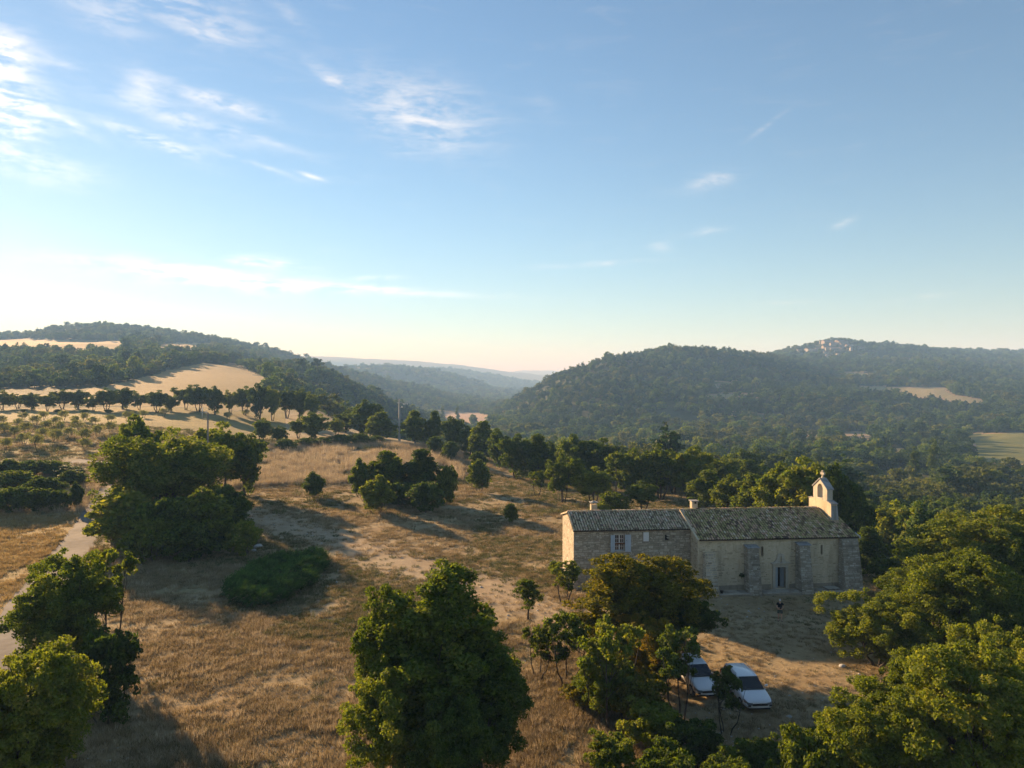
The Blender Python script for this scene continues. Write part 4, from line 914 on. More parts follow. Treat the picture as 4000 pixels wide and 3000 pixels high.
def build_house():
    e = thing('stone_house', 'long low rubble stone house with white shutters joined to the left of the chapel', 'house', CH, RZ)
    g = random.Random(21)
    X0, X1, Y0, Y1 = -11.06, -.02, 2.0, 8.5
    ze, yr, zr, zb = 5.45, 5.1, 6.62, 5.75      # eave, ridge, back eave
    win = (-7.21, -6.29, 3.5, 5.0); shut = (-4.52, -4.0, 4.36, 5.2); nic = (-2.46, -2.04, 4.38, 4.92); door = (-1.1, -.3, 0, 1.93)
    holes = [win, nic, door]
    wl = MB(); wall_with_holes(wl, X0, X1, -.4, 5.48, Y0, Y0 + .55, holes)
    roofz = lambda y: ze + (y - 1.75) * (zr - ze) / (yr - 1.75) if y < yr else zr + (y - yr) * (zb - zr) / (8.75 - yr)
    # left gable, back wall
    gp = [(Y0 + .55, -.4), (Y1, -.4), (Y1, roofz(Y1) - .06), (yr, zr - .06), (Y0 + .55, roofz(Y0 + .55) - .06)]
    wl.add([(X0, y, z) for y, z in gp] + [(X0 + .55, y, z) for y, z in gp], [tuple(range(4, -1, -1)), tuple(range(5, 10))] + [(i, (i + 1) % 5, (i + 1) % 5 + 5, i + 5) for i in range(5)])
    wl.box(X0 + .55, X1, Y1 - .5, Y1, -.4, 5.6)
    w_ = wl.build('wall', MORTAR, e)
    sw = Stonework('stone')
    pad = .03
    sw.face(lambda u, z, d: (u, Y0 - d, z), X0, X1, -.1, 5.42, (.11, .30), (.16, .5), [(win[0] - .1, win[1] + .1, win[2] - .14, win[3] + .12), (nic[0] - pad, nic[1] + pad, nic[2] - pad, nic[3] + pad), (door[0] - .1, door[1] + .1, door[2], door[3] + .16), (shut[0] - .02, shut[1] + .02, shut[2] - .02, shut[3] + .02)], g, (.015, .06), .03, .03)
    # sunlit left gable: stones mostly flush with the mortar
    gl = lambda u, z, d: (X0 - d, -u, z)
    for (a, b, c, d) in rubble(-Y1, -Y0, -.1, 6.5, (.14, .26), (.22, .5), [], g):
        if d > min(roofz(-a), roofz(-b)) - .12: continue
        sw.items.append(((b - a) * (d - c) * .9, stone_geo(gl, a, b, c, d, g.uniform(.008, .028), g, .015), .35 + .65 * g.random()))
    sw.build(w_, STN_H, 300)
    # roof
    rf = MB()
    rf.add([(X0 - .1, 1.72, ze - .06), (X1, 1.72, ze - .06), (X1, yr, zr - .06), (X0 - .1, yr, zr - .06), (X0 - .1, 1.72, ze), (X1, 1.72, ze), (X1, yr, zr), (X0 - .1, yr, zr)], [(0, 3, 2, 1), (4, 5, 6, 7), (0, 1, 5, 4), (1, 2, 6, 5), (3, 0, 4, 7)])
    rf.add([(X0 - .1, yr, zr - .06), (X1, yr, zr - .06), (X1, 8.8, zb - .06), (X0 - .1, 8.8, zb - .06), (X0 - .1, yr, zr), (X1, yr, zr), (X1, 8.8, zb), (X0 - .1, 8.8, zb)], [(0, 3, 2, 1), (4, 5, 6, 7), (1, 2, 6, 5), (2, 3, 7, 6), (3, 0, 4, 7)])
    r_ = rf.build('roof', UNDER, e)
    tiled_slope(r_, X0 - .12, X1 - .02, 1.72, ze, yr, zr, TILE_H, 300, seed=4)
    tiled_slope_back(r_, X0 - .12, X1, yr, zr, 8.8, zb, TILE_H[1])
    ridge_tiles(r_, X0 - .1, X1 - .1, yr, zr + .05, TILE_H[0])
    cp = MB().hexa([(X0 - .16, yr - .1, zr - .05), (X0 + .06, yr - .1, zr - .05), (X0 + .06, 8.82, zb - .05), (X0 - .16, 8.82, zb - .05)], [(X0 - .16, yr - .1, zr + .06), (X0 + .06, yr - .1, zr + .06), (X0 + .06, 8.82, zb + .06), (X0 - .16, 8.82, zb + .06)]).build('verge', RENDER_W, r_)
    # chimney with slab cap on legs
    c = MB().box(-8.62, -8.02, 6.05, 6.65, 5.8, 7.12).build('chimney', RENDER_W, e)
    m = MB()
    for (a, b) in ((-8.6, 6.07), (-8.12, 6.07), (-8.6, 6.55), (-8.12, 6.55)): m.box(a, a + .08, b, b + .08, 7.12, 7.32)
    m.build('cap_leg', RENDER_W, c)
    MB().hexa([(-8.72, 5.95, 7.32), (-7.92, 5.95, 7.32), (-7.92, 6.75, 7.32), (-8.72, 6.75, 7.32)], [(-8.7, 5.97, 7.37), (-7.94, 5.97, 7.37), (-7.94, 6.73, 7.37), (-8.7, 6.73, 7.37)]).hexa([(-8.55, 6.1, 7.37), (-8.1, 6.1, 7.37), (-8.1, 6.6, 7.37), (-8.55, 6.6, 7.37)], [(-8.4, 6.25, 7.46), (-8.22, 6.25, 7.46), (-8.22, 6.45, 7.46), (-8.4, 6.45, 7.46)]).build('chimney_cap', SLAB, c)
    # main window
    x0, x1, z0, z1 = win; y = Y0 + .16; f = MB(); t = .055
    f.box(x0, x1, y, y + .07, z0, z0 + t); f.box(x0, x1, y, y + .07, z1 - t, z1); f.box(x0, x0 + t, y, y + .07, z0 + t, z1 - t); f.box(x1 - t, x1, y, y + .07, z0 + t, z1 - t)
    mid = (x0 + x1) / 2; f.box(mid - .05, mid + .05, y - .01, y + .07, z0 + t, z1 - t)
    for (a, b) in ((x0 + t, mid - .05), (mid + .05, x1 - t)):
        f.box((a + b) / 2 - .013, (a + b) / 2 + .013, y + .01, y + .05, z0 + t, z1 - t)
        for k in range(1, 4):
            zz = z0 + t + (z1 - z0 - 2 * t) * k / 4; f.box(a, b, y + .012, y + .048, zz - .013, zz + .013)
    wo_ = f.build('window', WHITE_W, e)
    for (a, b) in ((x0 + t, mid - .05), (mid + .05, x1 - t)):
        for i in range(2):
            for k in range(4):
                p0 = a + (b - a) * i / 2 + .014; p1 = a + (b - a) * (i + 1) / 2 - .014; q0 = z0 + t + (z1 - z0 - 2 * t) * k / 4 + .014; q1 = z0 + t + (z1 - z0 - 2 * t) * (k + 1) / 4 - .014
                MB().box(p0, p1, y + .03, y + .036, q0, q1).build('pane', GLASS, wo_)
    MB().box(x0 - .08, x1 + .08, Y0 - .07, Y0 + .15, z0 - .11, z0 - .005).build('sill', ASHLAR, wo_)
    MB().box(x0 - .12, x1 + .12, Y0 - .035, Y0 + .15, z1 + .002, z1 + .12).build('lintel', ASHLAR, wo_)
    MB().box(x0 + .01, x1 + .1, Y0 - .02, Y0 + .08, z0 + .62, z0 + .74).build('window_rail', WOODB, wo_)
    for s, ang, wd in ((-1, 28, .5), (1, 10, .55)):       # shutters folded back, hinged at the jambs
        h = MB()
        for k in range(4): h.box(.003 + k * wd / 4, (k + 1) * wd / 4 - .003, -.02, .012, z0 - .06, z1 + .02)
        for zz in (z0 + .2, z1 - .3): h.box(.03, wd - .03, .0125, .035, zz, zz + .09)
        o = h.build('shutter', BLUEGREY, e, loc=((x0 if s < 0 else x1) + s * .02, Y0 - .09, 0), rot=(0, 0, (math.pi + R(ang)) if s < 0 else -R(ang)))
        o2 = MB().box(wd * .15, wd * .34, -.045, -.022, z1 - .5, z1 - .47).build('latch', UNDER, o)
    # small closed shutter, niche, door at the corner
    s = MB()
    for k in range(3): s.box(shut[0] + k * .173 + .003, shut[0] + (k + 1) * .173 - .003, Y0 - .06, Y0 - .015, shut[2], shut[3])
    sh = s.build('shutter', WHITE_W, e); sh['label'] = 'small closed white shutter'
    MB().box(shut[0] + .05, shut[1] - .05, Y0 - .075, Y0 - .061, shut[2] + .12, shut[2] + .17).build('batten', WHITE_W, sh)
    n_ = MB().box(nic[0], nic[1], Y0 + .3, Y0 + .34, nic[2], nic[3]).build('niche', DARKIN, e)
    MB().box(nic[0] + .22, nic[1] - .02, Y0 - .05, Y0 + .2, nic[2] + .2, nic[2] + .3).box(nic[0] + .22, nic[1] + .02, Y0 - .06, Y0 + .2, nic[2] + .42, nic[2] + .5).build('ledge_stone', ASHLAR, n_)
    d = MB().box(door[0], door[0] + .3, Y0 + .3, Y0 + .35, 0, 1.9).build('door', DARKIN, e)  # near-black sheet: shade of the open doorway put into its colour
    MB().box(door[1] - .36, door[1] - .02, Y0 + .1, Y0 + .15, .02, 1.88).build('door_leaf', WHITE_W, d)
    MB().box(door[0] - .15, door[1] + .15, Y0 - .05, Y0 + .3, 1.935, 2.07).build('lintel', ASHLAR, d)
    MB().box(X0 + .6, X1, Y0 + .6, Y1 - .55, -.3, .02).build('floor', DARKIN, e)
    return e
def tiled_slope_back(parent, x0, x1, yr, zr, ye, ze, m):
    """far slope: the same tile courses joined into one piece"""
    g = random.Random(9); mb = MB(); nc = int((x1 - x0) / .205)
    for c in range(nc):
        x = x0 + (c + .5) * (x1 - x0) / nc
        for k in range(10):
            f0, f1 = k / 10, (k + 1.15) / 10
            a = (x, yr + (ye - yr) * f0, zr + (ze - zr) * f0 + .03); b = (x, yr + (ye - yr) * min(f1, 1), zr + (ze - zr) * min(f1, 1) + .05)
            v = []
            for p, r in ((a, .085), (b, .105)):
                for q in range(5):
                    t = math.pi * q / 4; v.append((p[0] - math.cos(t) * r, p[1], p[2] + math.sin(t) * r * .8))
            mb.add(v, [(q, q + 1, 6 + q, 5 + q) for q in range(4)], g.random())
    o = mb.build('roof_tiles', m, parent, True); o['kind'] = 'stuff'

def build_chapel():
    e = thing('chapel', 'stone chapel with mossy tile roof, buttresses and open bell gable', 'chapel', CH, RZ)
    g = random.Random(31); L = 15.0; W = 9.4
    ze, zr, yr = 4.85, 6.72, 4.7; ye = -.3
    rz_ = lambda y: ze + (y - ye) * (zr - ze) / (yr - ye) if y < yr else zr - (y - yr) * (zr - ze) / (yr - ye)
    door = (7.25, 8.25, .25, 2.2); s1 = (5.96, 6.16, 3.2, 4.1); s2 = (11.63, 11.83, 3.25, 4.15)
    wl = MB(); wall_with_holes(wl, 0, L, -.4, rz_(0) - .07, 0, .7, [door, s1, s2])
    for x in (0, L - .7):
        gp = [(.7, -.4), (W, -.4), (W, rz_(W) - .07), (yr, zr - .07), (.7, rz_(.7) - .07)]
        wl.add([(x, y, z) for y, z in gp] + [(x + .7, y, z) for y, z in gp], [tuple(range(4, -1, -1)), tuple(range(5, 10))] + [(i, (i + 1) % 5, (i + 1) % 5 + 5, i + 5) for i in range(5)])
    wl.box(.7, L - .7, W - .7, W, -.4, rz_(W) - .1)
    w_ = wl.build('wall', PLASTER, e)
    sw = Stonework('stone')
    hl = [(door[0] - .35, door[1] + .35, 0, 3.45), (s1[0] - .05, s1[1] + .05, s1[2] - .05, s1[3] + .05), (s2[0] - .05, s2[1] + .05, s2[2] - .05, s2[3] + .05)]
    sw.face(lambda u, z, d: (u, -d, z), .02, L - .02, .05, rz_(0) - .12, (.09, .19), (.16, .44), hl, g, (.003, .014), .03, .02, .5, .42)
    gl = lambda u, z, d: (-d, -u, z)
    sw.face(gl, -2.0, -.02, 0, 4.8, (.12, .24), (.2, .5), [], g, (.008, .03), .025, .02, .8, .8)
    # buttresses
    but = [(.43, 1.42, 3.75, .62, 1.25, 0), (4.33, 5.38, 4.15, .75, 1.3, 1), (9.2, 10.22, 4.3, .75, 1.3, 1), (13.35, 14.95, 4.75, .55, 1.3, 0)]
    for i, (a, b, zt, pt, pb, cap) in enumerate(but):
        fl = .13; o = MB().hexa([(a - .02, -pb, -.3), (b + fl, -pb, -.3), (b + fl, -.002, -.3), (a - .02, -.002, -.3)], [(a + .02, -pt, zt), (b - .02, -pt, zt), (b - .02, -.002, zt), (a + .02, -.002, zt)]).build('buttress', MORTAR if i else PLASTER, e)
        fy = lambda z: pb + (pt - pb) * (z + .3) / (zt + .3); xl = lambda z: a - .02 + .04 * (z + .3) / (zt + .3); xr = lambda z: b + fl - (fl + .02) * (z + .3) / (zt + .3)
        sb = Stonework('stone')
        fm = lambda u, z, d: (xl(z) + (xr(z) - xl(z)) * u, -fy(z) - d, z)
        for (c0, c1, d0, d1) in rubble(0, b - a, 0, zt - .03, (.11, .22), (.2, .48), [], g, .025):
            pr = (.02, .07) if (i or d1 < 1.6) else (.004, .014)
            sb.items.append(((c1 - c0) * (d1 - d0), stone_geo(fm, c0 / (b - a), c1 / (b - a), d0, d1, g.uniform(*pr), g, .012), g.random()))
            # u is normalised: keep edge chamfer small
        lm = lambda u, z, d: (xl(z) - d, -fy(z) * (1 - u), z)
        for (c0, c1, d0, d1) in rubble(0, 1.0, 0, zt - .03, (.13, .24), (.25, .5), [], g, .03):
            sb.items.append(((c1 - c0) * (d1 - d0) * .2, stone_geo(lambda u, z, d: lm(1 - u, z, d) if False else lm(u, z, d), c0, c1, d0, d1, g.uniform(.005, .025), g, .012), g.random()))
        rm = lambda u, z, d: (xr(z) + d, -fy(z) * u, z)
        for (c0, c1, d0, d1) in rubble(0, 1.0, 0, zt - .03, (.13, .24), (.25, .5), [], g, .03):
            sb.items.append(((c1 - c0) * (d1 - d0) * .2, stone_geo(rm, c0, c1, d0, d1, g.uniform(.005, .025), g, .012), g.random()))
        sb.build(o, STN_B if i else STN_B, 55)
        if cap: MB().hexa([(a - .08, -pt - .12, zt + .002), (b + .08, -pt - .12, zt + .002), (b + .08, -.004, zt + .12), (a - .08, -.004, zt + .12)], [(a - .08, -pt - .12, zt + .07), (b + .08, -pt - .12, zt + .07), (b + .08, -.004, zt + .2), (a - .08, -.004, zt + .2)]).build('cap_slab', SLAB, o)
    sw.build(w_, STN_N, 120)
    # dark splash band stays with the wall: low plinth of grey stone between the buttresses
    for a, b in ((1.6, 4.28), (5.55, 6.88), (8.62, 9.15), (10.4, 13.3)):
        MB().hexa([(a, -.05, .25), (b, -.05, .25), (b, -.001, .25), (a, -.001, .25)], [(a, -.03, .62), (b, -.03, .66), (b, -.001, .66), (a, -.001, .62)]).build('plinth', MORTAR, e)
    # roof
    x0, x1 = -.12, L + .15; rf = MB()
    rf.add([(x0, ye, ze - .07), (x1, ye, ze - .07), (x1, yr, zr - .07), (x0, yr, zr - .07), (x0, ye, ze), (x1, ye, ze), (x1, yr, zr), (x0, yr, zr)], [(0, 3, 2, 1), (4, 5, 6, 7), (0, 1, 5, 4), (1, 2, 6, 5), (3, 0, 4, 7)])
    yb = 2 * yr - ye
    rf.add([(x0, yr, zr - .07), (x1, yr, zr - .07), (x1, yb, ze - .07), (x0, yb, ze - .07), (x0, yr, zr), (x1, yr, zr), (x1, yb, ze), (x0, yb, ze)], [(0, 3, 2, 1), (4, 5, 6, 7), (1, 2, 6, 5), (2, 3, 7, 6), (3, 0, 4, 7)])
    r_ = rf.build('roof', UNDER, e)
    sk = lambda x, y: 13.85 < x < 14.8 and y > 2.35
    tiled_slope(r_, x0 + .12, x1, ye, ze, yr, zr, TILE_N, 300, sk, 8)
    tiled_slope_back(r_, x0, x1, yr, zr, yb, ze, TILE_N[1])
    ridge_tiles(r_, x0 + .1, 13.85, yr, zr + .05, TILE_N[0], 5)
    MB().hexa([(x0 - .06, ye - .03, ze - .09), (x0 + .12, ye - .03, ze - .09), (x0 + .12, yr, zr - .09), (x0 - .06, yr, zr - .09)], [(x0 - .06, ye - .03, ze + .09), (x0 + .12, ye - .03, ze + .09), (x0 + .12, yr, zr + .09), (x0 - .06, yr, zr + .09)]).build('verge', RENDER_W, r_)
    MB().tube([(L + .17, ye - .06, ze - .1), (L + .3, ye - .02, ze - .02), (L + .34, ye + .9, ze + .22)], .06, 8).tube([(L + .05, -.16, ze - .15), (L + .05, -.16, .2)], .045, 8).build('gutter', METALG, e, True)
    # chimney on the far slope
    c = MB().box(1.25, 1.83, 5.2, 5.8, 6.3, 7.45).build('chimney', RENDER_W, e)
    MB().box(1.15, 1.93, 5.1, 5.9, 7.45, 7.52).build('chimney_cap', SLAB, c); MB().box(1.5, 1.7, 5.19, 5.199, 7.22, 7.4).build('vent', DARKIN, c)
    # bell gable (a wall across the nave axis)
    def xprism(mb, poly, xa, xb):
        n = len(poly); return mb.add([(xa, y, z) for y, z in poly] + [(xb, y, z) for y, z in poly], [tuple(range(n - 1, -1, -1)), tuple(range(n, 2 * n))] + [(i, (i + 1) % n, (i + 1) % n + n, i + n) for i in range(n)])
    xa, xb = 14.0, 14.63
    b_ = xprism(MB(), [(2.47, 5.3), (6.67, 5.3), (6.67, 7.44), (5.9, 7.62), (3.2, 7.62), (2.47, 7.44)], xa, xb).build('bell_gable', RENDER_W, e)
    arc = [(4.54 + .51 * math.cos(math.pi - math.pi * k / 12), 8.64 + .51 * math.sin(math.pi * k / 12)) for k in range(13)]
    up = MB()
    xprism(up, [(3.22, 7.621), (4.03, 7.621), (4.03, 8.64), (3.22, 8.64)], xa + .03, xb - .03); xprism(up, [(5.05, 7.621), (5.86, 7.621), (5.86, 8.64), (5.05, 8.64)], xa + .03, xb - .03)
    xprism(up, [(3.22, 8.641)] + [(y, z + .001) for y, z in arc] + [(5.86, 8.641), (5.86, 8.78), (4.54, 9.62), (3.22, 8.78)], xa + .03, xb - .03)
    xprism(up, [(4.031, 7.621), (5.049, 7.621), (5.049, 7.77), (4.031, 7.77)], xa + .01, xb - .01)
    up.build('belfry', ASHLAR, b_)
    cp = MB()
    for s in (-1, 1):
        y1, y2 = 4.54 + s * 1.42, 4.54
        q = [(y1, 8.70), (y2, 9.625), (y2, 9.74), (y1, 8.81)]
        if s > 0: q = q[::-1]
        xprism(cp, q, xa - .05, xb + .05)
    cp.build('coping', SLAB, b_)
    for (ya, yb2, za, zb2) in ((2.38, 3.2, 7.46, 7.655), (6.76, 5.9, 7.46, 7.655)):
        q = [(ya, za - .02), (yb2, zb2 - .02), (yb2, zb2 + .05), (ya, za + .05)]
        if ya > yb2: q = q[::-1]
        xprism(MB(), q, xa - .05, xb + .05).build('coping', SLAB, b_)
    xm = (xa + xb) / 2
    cr = MB().hexa([(xm - .16, 4.38, 9.66), (xm + .16, 4.38, 9.66), (xm + .16, 4.7, 9.66), (xm - .16, 4.7, 9.66)], [(xm - .09, 4.45, 9.86), (xm + .09, 4.45, 9.86), (xm + .09, 4.63, 9.86), (xm - .09, 4.63, 9.86)])
    cr.box(xm - .075, xm + .075, 4.46, 4.62, 9.86, 10.4); cr.box(xm - .07, xm + .07, 4.27, 4.459, 10.06, 10.23); cr.box(xm - .07, xm + .07, 4.621, 4.81, 10.06, 10.23)
    for (y0_, y1_, z0_, z1_) in ((4.2, 4.28, 10.01, 10.28), (4.8, 4.88, 10.01, 10.28), (4.42, 4.66, 10.36, 10.44)): cr.box(xm - .085, xm + .085, y0_, y1_, z0_, z1_)
    bevel(cr.build('cross', ASHLAR, b_), .02)
    MB().hexa([(xa - .02, 2.36, 5.7), (xb + .1, 2.36, 5.7), (xb + .1, 2.468, 5.7), (xa - .02, 2.468, 5.7)], [(xa, 2.44, 7.3), (xb, 2.44, 7.3), (xb, 2.468, 7.3), (xa, 2.468, 7.3)]).build('flashing', SLAB, b_)
    # door: surround, cornice, curved pediment with niche, two leaves
    cx = 7.75; d = MB()
    d.box(cx - .72, cx - .5, -.1, .3, .25, 2.2); d.box(cx + .5, cx + .72, -.1, .3, .25, 2.2); d.box(cx - .72, cx + .72, -.1, .3, 2.202, 2.5)
    dr = d.build('door_surround', ASHLAR, e)
    MB().box(cx - .86, cx + .86, -.26, -.005, 2.503, 2.58).box(cx - .92, cx + .92, -.32, -.005, 2.582, 2.64).build('cornice', ASHLAR, dr)
    ped = [(-.88, 2.643)] + [(-.88 + .55 * math.sin(k * math.pi / 12), 2.643 + .5 * (1 - math.cos(k * math.pi / 12))) for k in range(1, 7)] + [(-.33, 3.24)] + [(-.33 + .33 * (1 - math.cos(k * math.pi / 8)), 3.24 + .2 * math.sin(k * math.pi / 8)) for k in range(1, 8)]
    ped += [(.33, 3.24)] + [(-x, z) for x, z in ped[6:0:-1]] + [(.88, 2.643), (.1, 2.643), (.1, 3.08), (.06, 3.16), (-.06, 3.16), (-.1, 3.08), (-.1, 2.643)]
    MB().prism([(cx + x, z) for x, z in ped], -.14, -.004).build('pediment', ASHLAR, dr)
    MB().box(cx - .5, cx - .13, .2, .26, .27, 2.19).box(cx - .44, cx - .19, .185, .199, .5, 1.2).box(cx - .44, cx - .19, .185, .199, 1.35, 2.0).build('door_leaf', DOORGREY, e)
    o = MB().box(-.4, 0, -.03, .03, .27, 2.19).build('door_leaf', DOORGREY, e, loc=(cx + .47, .28, 0), rot=(0, 0, R(-62))); o['label'] = 'door leaf standing open inwards'
    for s in (s1, s2): MB().box(s[0], s[1], .35, .4, s[2], s[3]).build('slit_window', DARKIN, e)
    MB().box(.75, L - .75, .75, W - .75, -.3, .24).build('floor', DARKIN, e)
    return e
house = build_house()
chapel = build_chapel()
# paved terrace between the buttresses, laid in separate flags
def terrace(a, b, y0, y1, z, label, seed):
    g = random.Random(seed); e = MB().box(a, b, y0, y1, -.3, z - .05).build('terrace', MORTAR, None, loc=CH, rot=(0, 0, RZ)); e['kind'] = 'structure'; e['label'] = label
    y = y0
    while y < y1 - .1:
        d = g.uniform(.35, .5); d = min(d, y1 - y); x = a
        while x < b - .08:
            w = min(g.uniform(.4, .8), b - x)
            zt = z + g.uniform(-.012, .012)
            MB().hexa([(x + .012, y + .012, z - .06), (x + w - .012, y + .012, z - .06), (x + w - .012, y + d - .012, z - .06), (x + .012, y + d - .012, z - .06)],
                      [(x + .022, y + .022, zt), (x + w - .022, y + .022, zt + g.uniform(-.006, .006)), (x + w - .022, y + d - .022, zt), (x + .022, y + d - .022, zt)]).build('paving_stone', STN_B[0], e)
            x += w
        y += d
terrace(1.56, 4.3, -1.35, -.06, .22, 'paved stone terrace left of the chapel door', 3)
terrace(5.56, 9.15, -1.35, -.06, .22, 'paved stone terrace in front of the chapel door', 4)
terrace(10.4, 13.3, -1.3, -.06, .2, 'dark paved terrace at the right of the chapel', 5)
def local(xl, yl, z=0.0):
    c, s = math.cos(RZ), math.sin(RZ); return (CH[0] + c * xl - s * yl, CH[1] + s * xl + c * yl, z)
# ---------------------------------------------------------------- cars
def _carpaint(c):
    def fn(t, out):
        p = principled(t, out, c, .35, .5); p.inputs['Coat Weight'].default_value = .6; p.inputs['Coat Roughness'].default_value = .08
    return fn
CARW = mat('white_car_paint', _carpaint((.72, .73, .74)))
CGLASS = mat('car_glass', lambda t, o: principled(t, o, (.012, .016, .02), .05, .6))
CBLK = plain('black_plastic', (.018, .018, .02), .5, .4, .1)
TYRE = plain('tyre_rubber', (.02, .02, .02), .85, .2)
RIM = plain('alloy', (.45, .46, .47), .35, .6, .08, 3, .7)
LAMP = mat('headlamp_glass', lambda t, o: principled(t, o, (.12, .13, .15), .05, .7))
REDL = mat('tail_lamp', lambda t, o: principled(t, o, (.35, .02, .015), .15, .5))
PLATE = plain('number_plate', (.7, .7, .68), .4, .4, .05)
def loft(mb, rings, close=True):
    n = len(rings[0]); o = len(mb.v)
    for r in rings: mb.v += [tuple(p) for p in r]
    for i in range(len(rings) - 1):
        for k in range(n if close else n - 1):
            mb.f.append((o + i * n + k, o + i * n + (k + 1) % n, o + (i + 1) * n + (k + 1) % n, o + (i + 1) * n + k)); mb.t.append(.5)
    mb.f.append(tuple(o + k for k in range(n - 1, -1, -1))); mb.f.append(tuple(o + (len(rings) - 1) * n + k for k in range(n))); mb.t += [.5, .5]
    return mb
def car(name, label, loc, rz, Lc=4.26, Wd=1.74, Hh=1.46, rails=True, suv=False):
    """front points to -y"""
    e = thing(name, label, 'car', loc, rz); h = Lc / 2; w = Wd / 2; zb = .24 if not suv else .3
    def ring(y, ww, z0, zbelt, crown): # section across x
        return [(-ww * .9, y, z0), (-ww, y, z0 + .16), (-ww, y, zbelt - .18), (-ww * .95, y, zbelt - .03), (-ww * .8, y, zbelt + crown * .5), (0, y, zbelt + crown), (ww * .8, y, zbelt + crown * .5), (ww * .95, y, zbelt - .03), (ww, y, zbelt - .18), (ww, y, z0 + .16), (ww * .9, y, z0)]
    bl = .93 if not suv else 1.0
    st = [(-h, .74, zb + .04, .60, .02), (-h + .07, .86, zb, .68, .03), (-h + .3, .95, zb, .75, .04), (-h + .75, .99, zb, .84, .05), (-h + 1.15, 1.0, zb, bl, .03), (-.2, 1.0, zb, bl + .02, .02), (h - .9, 1.0, zb, bl + .03, .02), (h - .3, .97, zb, bl + .04, .02), (h - .05, .9, zb + .06, bl + .02, 0), (h, .84, zb + .1, bl - .06, 0)]
    b = loft(MB(), [ring(y, w * k, z0, z1, c) for y, k, z0, z1, c in st]).build('body', CARW, e, True)
    m = b.modifiers.new('smooth', 'SUBSURF'); m.levels = 1; m.render_levels = 2
    # cabin
    yA, yB, yC, yD = -h + 1.12, -h + 1.85, h - .38, h - .1; zt = Hh
    lo = lambda y, ww: [(-ww, y, bl - .03), (ww, y, bl - .03)]
    cab = MB()
    sec = [(yA, w * .84, bl + .0, w * .84), (yB, w * .90, zt - .03, w * .70), (yB + .5, w * .92, zt, w * .71), (0.5, w * .92, zt, w * .71), (yC, w * .90, zt - .05, w * .68), (yD, w * .86, bl + .06, w * .8)]
    loft(cab, [[(-a, y, bl - .08), (-c, y, z), (0, y, z + .025), (c, y, z), (a, y, bl - .08)] for y, a, z, c in sec])
    c_ = cab.build('roof', CARW, e, True); m = c_.modifiers.new('bev', 'BEVEL'); m.width = .03; m.segments = 2
    def quad(nm, p, mt, par, th=.012):
        n = (Vector(p[1]) - Vector(p[0])).cross(Vector(p[3]) - Vector(p[0])).normalized() * th
        q = [tuple(Vector(a) + n) for a in p]; return MB().add(q + [tuple(Vector(a) - n) for a in p], [(0, 1, 2, 3), (7, 6, 5, 4), (0, 4, 5, 1), (1, 5, 6, 2), (2, 6, 7, 3), (3, 7, 4, 0)]).build(nm, mt, par)
    k = .035
    quad('windscreen', [(-w * .80, yA - k + .06, bl + .03), (w * .80, yA - k + .06, bl + .03), (w * .66, yB - .06, zt - .035), (-w * .66, yB - .06, zt - .035)], CGLASS, e, .02)
    quad('rear_window', [(w * .74, yD + .0, bl + .12), (-w * .74, yD + .0, bl + .12), (-w * .62, yC + .06, zt - .12), (w * .62, yC + .06, zt - .12)], CGLASS, e, .02)
    for s in (-1, 1):
        for (ya, yb_) in ((yA + .42, -.05), (.05, yC - .55), (yC - .45, yC - .02)):
            xi = lambda y, z: s * (w * .905 - (w * .205) * (z - bl + .03) / (zt - bl) + .006)
            z0, z1 = bl + .05, zt - .1; ya2 = ya + .42 if ya < 0 else ya
            p = [(xi(ya, z0), ya, z0), (xi(yb_, z0), yb_, z0), (xi(yb_, z1), yb_ - .02, z1), (xi(ya2, z1), ya2, z1)]
            quad('side_window', p if s > 0 else [p[1], p[0], p[3], p[2]], CGLASS, e, .008)
        if rails: MB().tube([(s * w * .68, yB + .25, zt + .02), (s * w * .69, yB + .32, zt + .06), (s * w * .69, yC - .2, zt + .05), (s * w * .68, yC - .1, zt)], .018, 6).build('roof_rail', RIM, e, True)
        mm = loft(MB(), [[(s * (w + .02), yA + .32 + dy, bl + .02 + dz) for dy, dz in ((-.03, 0), (.05, 0), (.05, .09), (-.03, .09))], [(s * (w + .2), yA + .34 + dy, bl + .03 + dz) for dy, dz in ((-.05, -.01), (.05, -.01), (.05, .12), (-.05, .12))]])
        bevel(mm.build('wing_mirror', CARW if not suv else CBLK, e), .02)
        hl = MB().hexa([(s * w * .5, -h - .02, .49), (s * w * .80, -h + .015, .50), (s * w * .965, -h + .34, .58), (s * w * .5, -h + .1, .5)], [(s * w * .5, -h + .01, .615), (s * w * .82, -h + .05, .64), (s * w * .95, -h + .42, .725), (s * w * .5, -h + .14, .63)])
        if s < 0: hl.f = [tuple(reversed(f)) for f in hl.f]
        hl.build('headlight', LAMP, e)
        MB().box(min(s * w * .72, s * w * .93), max(s * w * .72, s * w * .93), h - .12, h + .005, .72, bl + .02).build('tail_light', REDL, e)
        for yw in (-h + .82, h - .78):
            r_ = .315 if not suv else .34
            ty = MB().tube([(s * (w - .2), yw, r_), (s * (w + .005), yw, r_)], r_, 20).build('wheel', TYRE, e, False)
            MB().tube([(s * (w + .002), yw, r_), (s * (w + .018), yw, r_)], r_ * .66, 14).build('rim', RIM, ty)
    MB().box(-w * .5, w * .5, -h - .02, -h + .1, .47, .585).build('grille', CBLK, e)
    MB().box(-w * .68, w * .68, -h - .012, -h + .12, .27, .34).build('bumper_intake', CBLK, e)
    if suv: MB().box(-w * .86, w * .86, -h - .022, -h + .1, .29, .35).build('bumper', CBLK, e)
    MB().box(-w * .8, w * .8, yA - .05, yA + .02, bl + .015, bl + .05).build('wiper_cowl', CBLK, e)
